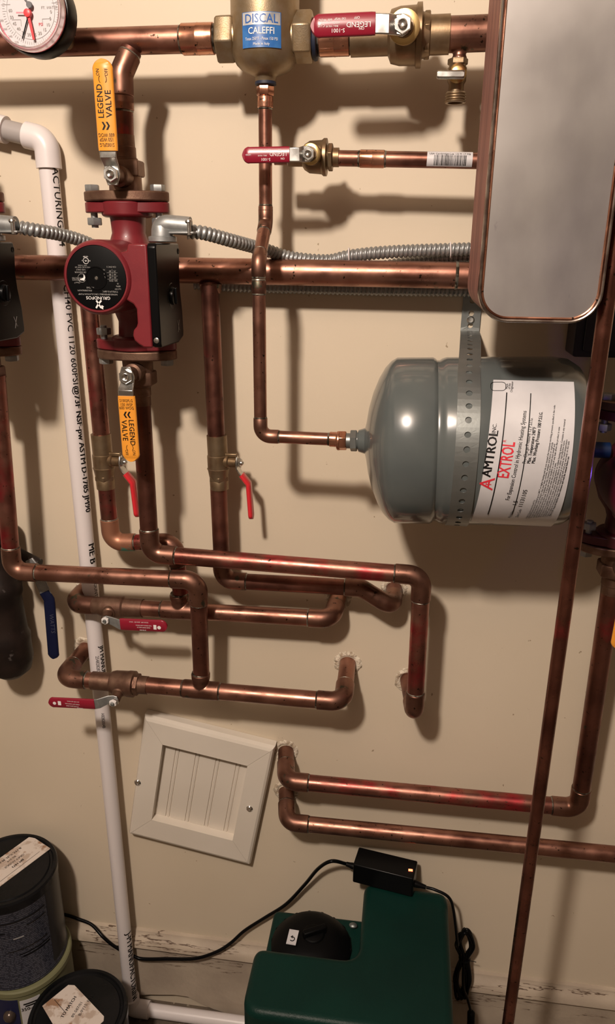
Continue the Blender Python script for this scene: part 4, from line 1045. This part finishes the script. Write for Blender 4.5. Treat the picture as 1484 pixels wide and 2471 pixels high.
grip('lever_grip', t, P(107, 1428, .070), P(130, 1588, .070), RT, .0090, .006, BLUV, 'dark blue vinyl lever sleeve', mid=P(119, 1447, .070))
text('lettering', 'WATTS', .010, mat('dark_grey_print', (.05, .055, .09), .5), t, P(126, 1505, .0735) , -UP, RT, lift=.0002)

# ------------------------------------------------------------------ wooden access panel
pc = [P(350, 1731, .02), P(667, 1803, .02), P(600, 2091, .02), P(306, 2009, .02)]
cen = sum(pc, Vector())/4; ur = ((pc[1]-pc[0]) + (pc[2]-pc[3])).normalized(); ur.y = 0; ur.normalize(); uu = V(0, -1, 0).cross(ur)
if uu.z < 0: uu = -uu
w2 = ((pc[1]-pc[0]).length + (pc[2]-pc[3]).length)/4; h2 = ((pc[0]-pc[3]).length + (pc[1]-pc[2]).length)/4
cen.y = 0
t = thing('access_panel', cen, 'cream wooden access panel hung askew with two round screws', 'panel', None)
iw, ih = w2*.655, h2*.635
inc = cen + ur*.001 - uu*.0
def rail(p, q, ip, iq):
    """one mitred board: outer edge p-q, inner edge ip-iq (panel coords)"""
    mb = MB(); lv = [(0, 0), (0, .014), (.004, .020), (.010, .022), (1, .022), (1, .006)]
    rings = []
    for (a_, b_) in ((p, ip), (q, iq)):
        av, bv = cen + ur*a_[0] + uu*a_[1], cen + ur*b_[0] + uu*b_[1]; L_ = (bv-av).length; rg = []
        for f, y in lv:
            ff = f if f in (0, 1) else f/L_; pt = av.lerp(bv, ff); rg.append(mb.bm.verts.new(V(pt.x, -y, pt.z)))
        rg.append(mb.bm.verts.new(V(bv.x, -.0005, bv.z))); rings.append(rg)
    for r_ in rings:
        r_[0].co.y = -.0005
    mb.skin(rings); return mb
g_ = .0003
O = [(-w2, h2), (w2, h2), (w2, -h2), (-w2, -h2)]; I_ = [(-iw, ih), (iw, ih), (iw, -ih), (-iw, -ih)]
for k in range(4):
    p_, q_, ip_, iq_ = O[k], O[(k+1) % 4], I_[k], I_[(k+1) % 4]
    dx_, dy_ = (q_[0]-p_[0]), (q_[1]-p_[1]); L_ = math.hypot(dx_, dy_); ex, ey = dx_/L_*g_, dy_/L_*g_
    part('frame_board', rail((p_[0]+ex, p_[1]+ey), (q_[0]-ex, q_[1]-ey), (ip_[0]+ex, ip_[1]+ey), (iq_[0]-ex, iq_[1]-ey)), PANEL, t, ang=8)
mb = MB(); n_ = 4; out = []; x = -iw
bw = 2*iw/4.15
prof = [(-iw, -.006)]
for k in range(4):
    gx = -iw + bw*(k+.62)
    if gx < iw - .006: prof += [(gx-.0022, -.006), (gx-.0016, -.0035), (gx-.0006, -.0035), (gx, -.0055), (gx+.0022, -.0062), (gx+.0044, -.0055), (gx+.0050, -.0035), (gx+.0060, -.0035), (gx+.0066, -.006)]
prof += [(iw, -.006)]
rings = []
for z in (ih, -ih): rings.append([mb.bm.verts.new(V((cen+ur*x+uu*z).x, y, (cen+ur*x+uu*z).z)) for x, y in prof] + [mb.bm.verts.new(V((cen+ur*x+uu*z).x, -.001, (cen+ur*x+uu*z).z)) for x in (iw, -iw)])
mb.skin(rings); part('beadboard', mb, PANEL, t, ang=25)
for px, py in ((332, 1888), (602, 1951)):
    q = P(px, py, .022); q.y = -.0218; sb = part('screw', MB().lathe(q, FW, [(0, .0060), (.001, .0060), (.0026, .0046), (.0032, .0016), (.0020, .0008)], 20), CHROME, t)
# hole behind the panel's top edge
HOLE = mat('dark_hole', (.01, .008, .006), .9)
mb = MB(); q = P(588, 1779, 0)
mb.prism(q + V(0, -.0002, 0), RT, UP, FW, [(-.012, -.001), (.012, -.006), (.014, -.001), (.010, .001), (-.010, .0015)], .0004)
bm = mb.bm
for v in bm.verts: v.co -= wb.location
me = bpy.data.meshes.new('wall_gap'); bm.to_mesh(me); bm.free(); me.materials.append(HOLE); ho = bpy.data.objects.new('wall_gap', me); COL.objects.link(ho); ho.parent = wb

# ------------------------------------------------------------------ paint cans
def can(cx_, cy_, z0, label, body, h=.192, r=.0815, lid=True, lidm=BLKG):
    t = thing('paint_can', V(cx_, cy_, z0), label, 'paint can', 'stacked paint cans'); b = V(cx_, cy_, z0)
    part('body', MB().lathe(b, UP, [(.0, r*.97), (.001, r*1.012), (.004, r*1.012), (.006, r*.995), (h-.016, r*.995), (h-.013, r)], 72), body, t, ang=50)
    if lid: ld = part('lid', MB().lathe(b, UP, [(h-.020, r*1.005), (h-.018, r*1.02), (h-.004, r*1.025), (h, r*1.0), (h+.0005, r*.94), (h-.003, r*.915), (h-.004, r*.87), (h-.002, r*.85), (h-.002, .001)], 72), lidm, t, ang=28)
    else: ld = None
    return t, b, ld
c1 = (-.655, -.101)
t1, b1, l1_ = can(-.655, -.101, .222, 'upper paint can of the left stack, black lid, fine grey print', CANPRINT)
# darker plain side panel with edge, and long text bars
def can_patch(t, b, r, a0, a1, z0, z1, m, name='label_panel', lb=None, th=.0004, extra=0):
    am = (a0+a1)/2; n_ = V(math.cos(am), math.sin(am), 0)
    return part(name, cyl_patch(b + V(0, 0, z0), b + V(0, 0, z1), r*.995 + extra, n_, abs(a1-a0)/2, 24, th), m, t, lb)
A_ = math.radians
can_patch(t1, b1, .0815, A_(-17), A_(50), .012, .172, CANMET, lb='plain dark side of the label')
for k, (a0, a1, z, m_) in enumerate(((-75, -20, .148, INK), (-45, -20, .132, INK), (-70, -22, .085, INK), (-58, -19, .074, BLKM), (-54, -19, .068, BLKM), (-100, -70, .128, BLKM), (-100, -84, .055, GREYT), (-62, -50, .112, GREYT))):
    can_patch(t1, b1, .0815, A_(a0), A_(a1), z, z+.0022, m_, 'print_bar', None, .0003, .0003)
t2, b2, l2_ = can(-.648, -.103, .001, 'lower paint can of the left stack, yellow and blue label', CANYEL, h=.218, lid=False)
part('lid', MB().lathe(b2, UP, [(.208, .082), (.2085, .0835), (.217, .0835), (.2195, .0815), (.2195, .001)], 64), CANYEL, t2)
can_patch(t2, b2, .0815, A_(-130), A_(-72), .02, .200, CANBLU, lb='dark blue label part')
can_patch(t2, b2, .0815, A_(-70), A_(-46), .02, .196, PAPER, lb='white label part')
for z, a0 in ((.185, -66), (.180, -64)):
    can_patch(t2, b2, .0815, A_(a0), A_(-48), z, z+.003, INK, 'print_bar', None, .0003, .0005)
q = V(P(12, 2440, .19).x, 0, 0)
ear = b2 + V(math.cos(A_(-84))*.082, math.sin(A_(-84))*.082, PZ(12, 2440, .15).z*0 + .165)
part('handle_ear', MB().sphere(ear, .011, 20), mat('brown_ear', (.10, .075, .06), .25, .5), t2)
n0_ = V(math.cos(A_(-58)), math.sin(A_(-58)), 0)
text('lettering', '350-400', .010, INK, t2, b2 + n0_*.082 + V(0, 0, .176), UP.cross(n0_), UP, bend=(b2, UP, .0825), lift=.0006, offset=.01)
t3, b3, l3_ = can(-.506, -.190, .001, 'paint can on the floor right of the stack, torn white sticker on lid', CANMET, h=.206)
def sticker(par, quad, z, lines, mt=DIRTY, cx_=None):
    Q = [PZ(x, y, z) for x, y in quad]; mb = MB(); v0 = [mb.bm.verts.new(V(q.x, q.y, z)) for q in Q]; v1 = [mb.bm.verts.new(V(q.x, q.y, z + .0006)) for q in Q]
    mb.bm.faces.new(v1); mb.bm.faces.new(v0[::-1])
    for i in range(len(Q)): mb.bm.faces.new((v0[i], v0[(i+1) % len(Q)], v1[(i+1) % len(Q)], v1[i]))
    s = part('lid_sticker', mb, mt, par, 'stained white sticker'); s_parent = s
    return s, Q
zt1 = .222 + .190
s, Q = sticker(l1_, [(75, 2017), (122, 2048), (-30, 2162), (-82, 2130)], zt1, None)
rr_ = (Q[3]-Q[0]).normalized(); uu_ = UP.cross(rr_)
for s_, f, g, sz in (('BM 1473', .42, .66, .0065), ('GRAY HUSKIE', .42, .49, .0065), ('B0-310', .42, .34, .0060), ('B-1Y7, C-31, M-24', .40, .18, .0062)):
    text('lettering', s_, sz, INK, s, Q[0].lerp(Q[3], f) + (Q[1]-Q[0])*g + V(0, 0, .0007), rr_, uu_, offset=.006)
mb = MB(); a_, b_ = Q[0].lerp(Q[3], .12) + (Q[1]-Q[0])*.82, Q[0].lerp(Q[3], .75) + (Q[1]-Q[0])*.84; a_.z = b_.z = zt1 + .0008
strip(mb, [a_, b_], uu_, [.0003]*2, .0002); part('print_rule', mb, INK, s)
zt3 = .001 + .204
s, Q = sticker(l3_, [(165, 2377), (180, 2378), (251, 2453), (250, 2464), (168, 2540), (102, 2428)], zt3, None)
rr_ = (Q[2]-Q[1]).normalized(); uu_ = UP.cross(rr_)
rd_ = (Q[5]-Q[1]).normalized(); ru_ = (Q[2]-Q[1]).normalized()
cq = PZ(182, 2440, zt3 + .0007)
for s_, x_, y_, sz in (('B-9Y15, F-32', 207, 2426, .0075), ('89-587/01', 186, 2436, .0072), ('TO MATCH', 166, 2430, .0078)):
    text('lettering', s_, sz, INK, s, PZ(x_, y_, zt3 + .0007), -rd_ if False else (PZ(190, 2410, zt3) - PZ(220, 2450, zt3)).normalized()*1 if False else (PZ(213, 2400, zt3) - PZ(178, 2455, zt3)).normalized()*-1*-1, UP.cross((PZ(213, 2400, zt3) - PZ(178, 2455, zt3)).normalized()), offset=.008)
mb = MB(); a_, b_ = PZ(131, 2412, zt3 + .0008), PZ(156, 2441, zt3 + .0008); strip(mb, [a_, b_], (b_-a_).cross(UP), [.0004]*2, .0002); part('print_rule', mb, INK, s)

# ------------------------------------------------------------------ green plastic pump housing
ZG = .415; gx0, gxi, gx1 = -.192, -.030, .112; yb, ym, yf = -.042, -.192, -.300
t = thing('green_tank', V(-.04, -.18, 0), 'dark green plastic tank with L-shaped top standing before the baseboard', 'tank')
def rpoly(pts, rad, k=6):
    out = []; n = len(pts)
    for i in range(n):
        p, c_, q_ = Vector(pts[i-1]), Vector(pts[i]), Vector(pts[(i+1) % n]); d1_ = (c_-p).normalized(); d2_ = (q_-c_).normalized()
        r_ = rad[i] if isinstance(rad, (list, tuple)) else rad
        a_ = c_ - d1_*r_; b_ = c_ + d2_*r_
        for j in range(k+1):
            f = j/k; out.append(tuple((a_*(1-f)**2 + c_*2*f*(1-f) + b_*f*f)))
    return out
Lsh = rpoly([(gx0, yf), (gx1, yf), (gx1, yb), (gxi, yb), (gxi, ym), (gx0, ym)], [.03, .03, .02, .016, .028, .018])
part('housing', MB().prism(V(0, 0, .002), RT, V(0, 1, 0), UP, Lsh, ZG-.002), GREEN, t, bevel=.014, seg=5, ang=60)
part('rear_ledge', MB().prism(V(0, 0, .002), RT, V(0, 1, 0), UP, rpoly([(gx0+.004, ym-.03), (gxi+.01, ym-.03), (gxi+.01, yb-.006), (gx0+.004, yb-.006)], .012), .332), GREEN, t, bevel=.006, seg=3)
cc = V(-.113, -.118, .334)
cap = part('screw_cap', MB().lathe(cc, UP, [(0, .066), (.010, .067), (.014, .064), (.020, .058), (.030, .046), (.036, .030), (.038, .001)], 48), BLKM, t, 'black domed screw cap')
for k in range(18):
    a_ = 2*PI*k/18; q = cc + V(math.cos(a_)*.0655, math.sin(a_)*.0655, .006); part('cap_rib', MB().box(q, .004, .004, .010, Matrix.Rotation(a_, 3, 'Z')), BLKM, cap)
part('cap_knob', MB().box(cc + V(.006, -.002, .041), .040, .010, .016, Matrix.Rotation(.5, 3, 'Z')).lathe(cc + V(.004, -.002, .030), UP, [(0, .019), (.008, .019), (.010, .016)], 28), BLKM, cap, bevel=.002)
tg = PZ(706, 2261, .377)
m_ = Matrix.Rotation(-.05, 3, 'Z')
tag_ = part('white_tag', MB().box(V(tg.x, tg.y, .3765), .016, .028, .0012, m_), PAPER, cap, 'small white tag with a curved arrow')
mb = MB(); mb.sweep([V(tg.x, tg.y - .004, .3774) + V(math.cos(a), math.sin(a), 0)*.0038 for a in [(-2.4 + 4.2*i/10) for i in range(11)]], .0008, 6)
mb.prism(V(tg.x - .0005, tg.y + .0, .3772), RT, V(0, 1, 0), UP, [(-.003, 0), (.001, .003), (.001, -.003)], .0004)
part('arrow_print', mb, INK, tag_)
part('bolt', MB().sphere(PZ(852, 2233, .342), .006, 14, (1.2, .9, .6)), GALV, t)

# ------------------------------------------------------------------ power adapter, cords
ac = V(.004, -.036, ZG + .0195)
m_ = Matrix.Rotation(-.17, 3, 'Z')
t = thing('power_adapter', ac, 'black power adapter with glowing red light on the green tank', 'power adapter')
bod = part('case', MB().box(ac + V(0, 0, .002), .104, .042, .040, m_), BLK, t, bevel=.0025, seg=3)
part('indicator_light', MB().box(ac + m_ @ V(.044, -.004, .0225), .007, .004, .001), LED, t, 'glowing red light')
e0 = ac + m_ @ V(-.052, -.004, .0); e1 = ac + m_ @ V(.052, -.004, -.004)
part('strain_relief', MB().lathe(e0, m_ @ V(-1, 0, .1), [(0, .006), (.006, .0055), (.010, .0045), (.016, .0038)], 16), BLK, t)
part('strain_relief', MB().lathe(e1, m_ @ V(1, 0, -.1), [(0, .006), (.006, .0055), (.012, .0042), (.020, .0034)], 16), BLK, t)
cs = e0 + m_ @ V(-.0165, 0, .0016)
part('power_cord', MB().sweep(resample(spline([cs, P(800, 2078, .045), P(768, 2096, .035), P(735, 2135, .022), P(690, 2182, .016), P(640, 2214, .012), (P(590, 2246, .012)), P(555, 2277, .02), P(520, 2298, .028), P(470, 2313, .028), P(400, 2314, .026), P(345, 2314, .026), P(322, 2307, .026), P(280, 2286, .026), P(250, 2262, .026), P(222, 2232, .014), P(190, 2218, .010), P(150, 2206, .008), P(90, 2200, .008)], 10), .004), .0031, 12), BLK, t, ang=60)
cb = P(1125, 2330, .035)
c0 = e1 + m_ @ V(.0205, 0, -.002)
pts = [c0, V(.090, -.056, .4290), V(.112, -.060, .4210), V(.1225, -.058, .392), P(1104, 2275, .048)]
rd = random.Random(9)
pT, pW, pB = P(1122, 2240, .030), P(1121, 2312, .028), P(1112, 2400, .030)
for k in range(8):
    j = lambda: V(rd.uniform(-.008, .008), rd.uniform(-.008, .008), rd.uniform(-.010, .010))
    pts += [pW.lerp(pT, .5) + V(-.011, 0, 0) + j()*.6, pT + j()*.6, pW.lerp(pT, .5) + V(.012, 0, 0) + j()*.6, pW + V(.004, 0, 0) + j()*.4, pW.lerp(pB, .55) + V(.010, 0, 0) + j()*.6, pB + j(), pW.lerp(pB, .6) + V(-.013, 0, 0) + j()*.6, pW + V(-.005, 0, 0) + j()*.4]
pts += [P(1118, 2380, .045), P(1128, 2410, .045), P(1136, 2440, .045)]
oc = part('output_cord', MB().sweep(resample(spline(pts, 10), .003), .0025, 10), BLK, t, 'thin cord wound into a tied bundle', ang=60)
part('wire_tie', MB().torus(pW, V(.1, 0, 1), .0095, .0012, 24, 6).cyl(pW + V(.008, -.004, 0), pW + V(.020, -.006, .001), .0006, seg=6), BLKM, oc)
pe = P(1137, 2441, .045); pl = [(0, .0042), (.002, .0065)]
for k in range(9): pl += [(.003 + k*.004, .0070), (.005 + k*.004, .0070), (.0052 + k*.004, .0062), (.0068 + k*.004, .0062)]
pl += [(.042, .006)]
part('plug', MB().lathe(pe, V(.06, -.05, -1), pl, 20), BLK, oc, 'ribbed black plug')
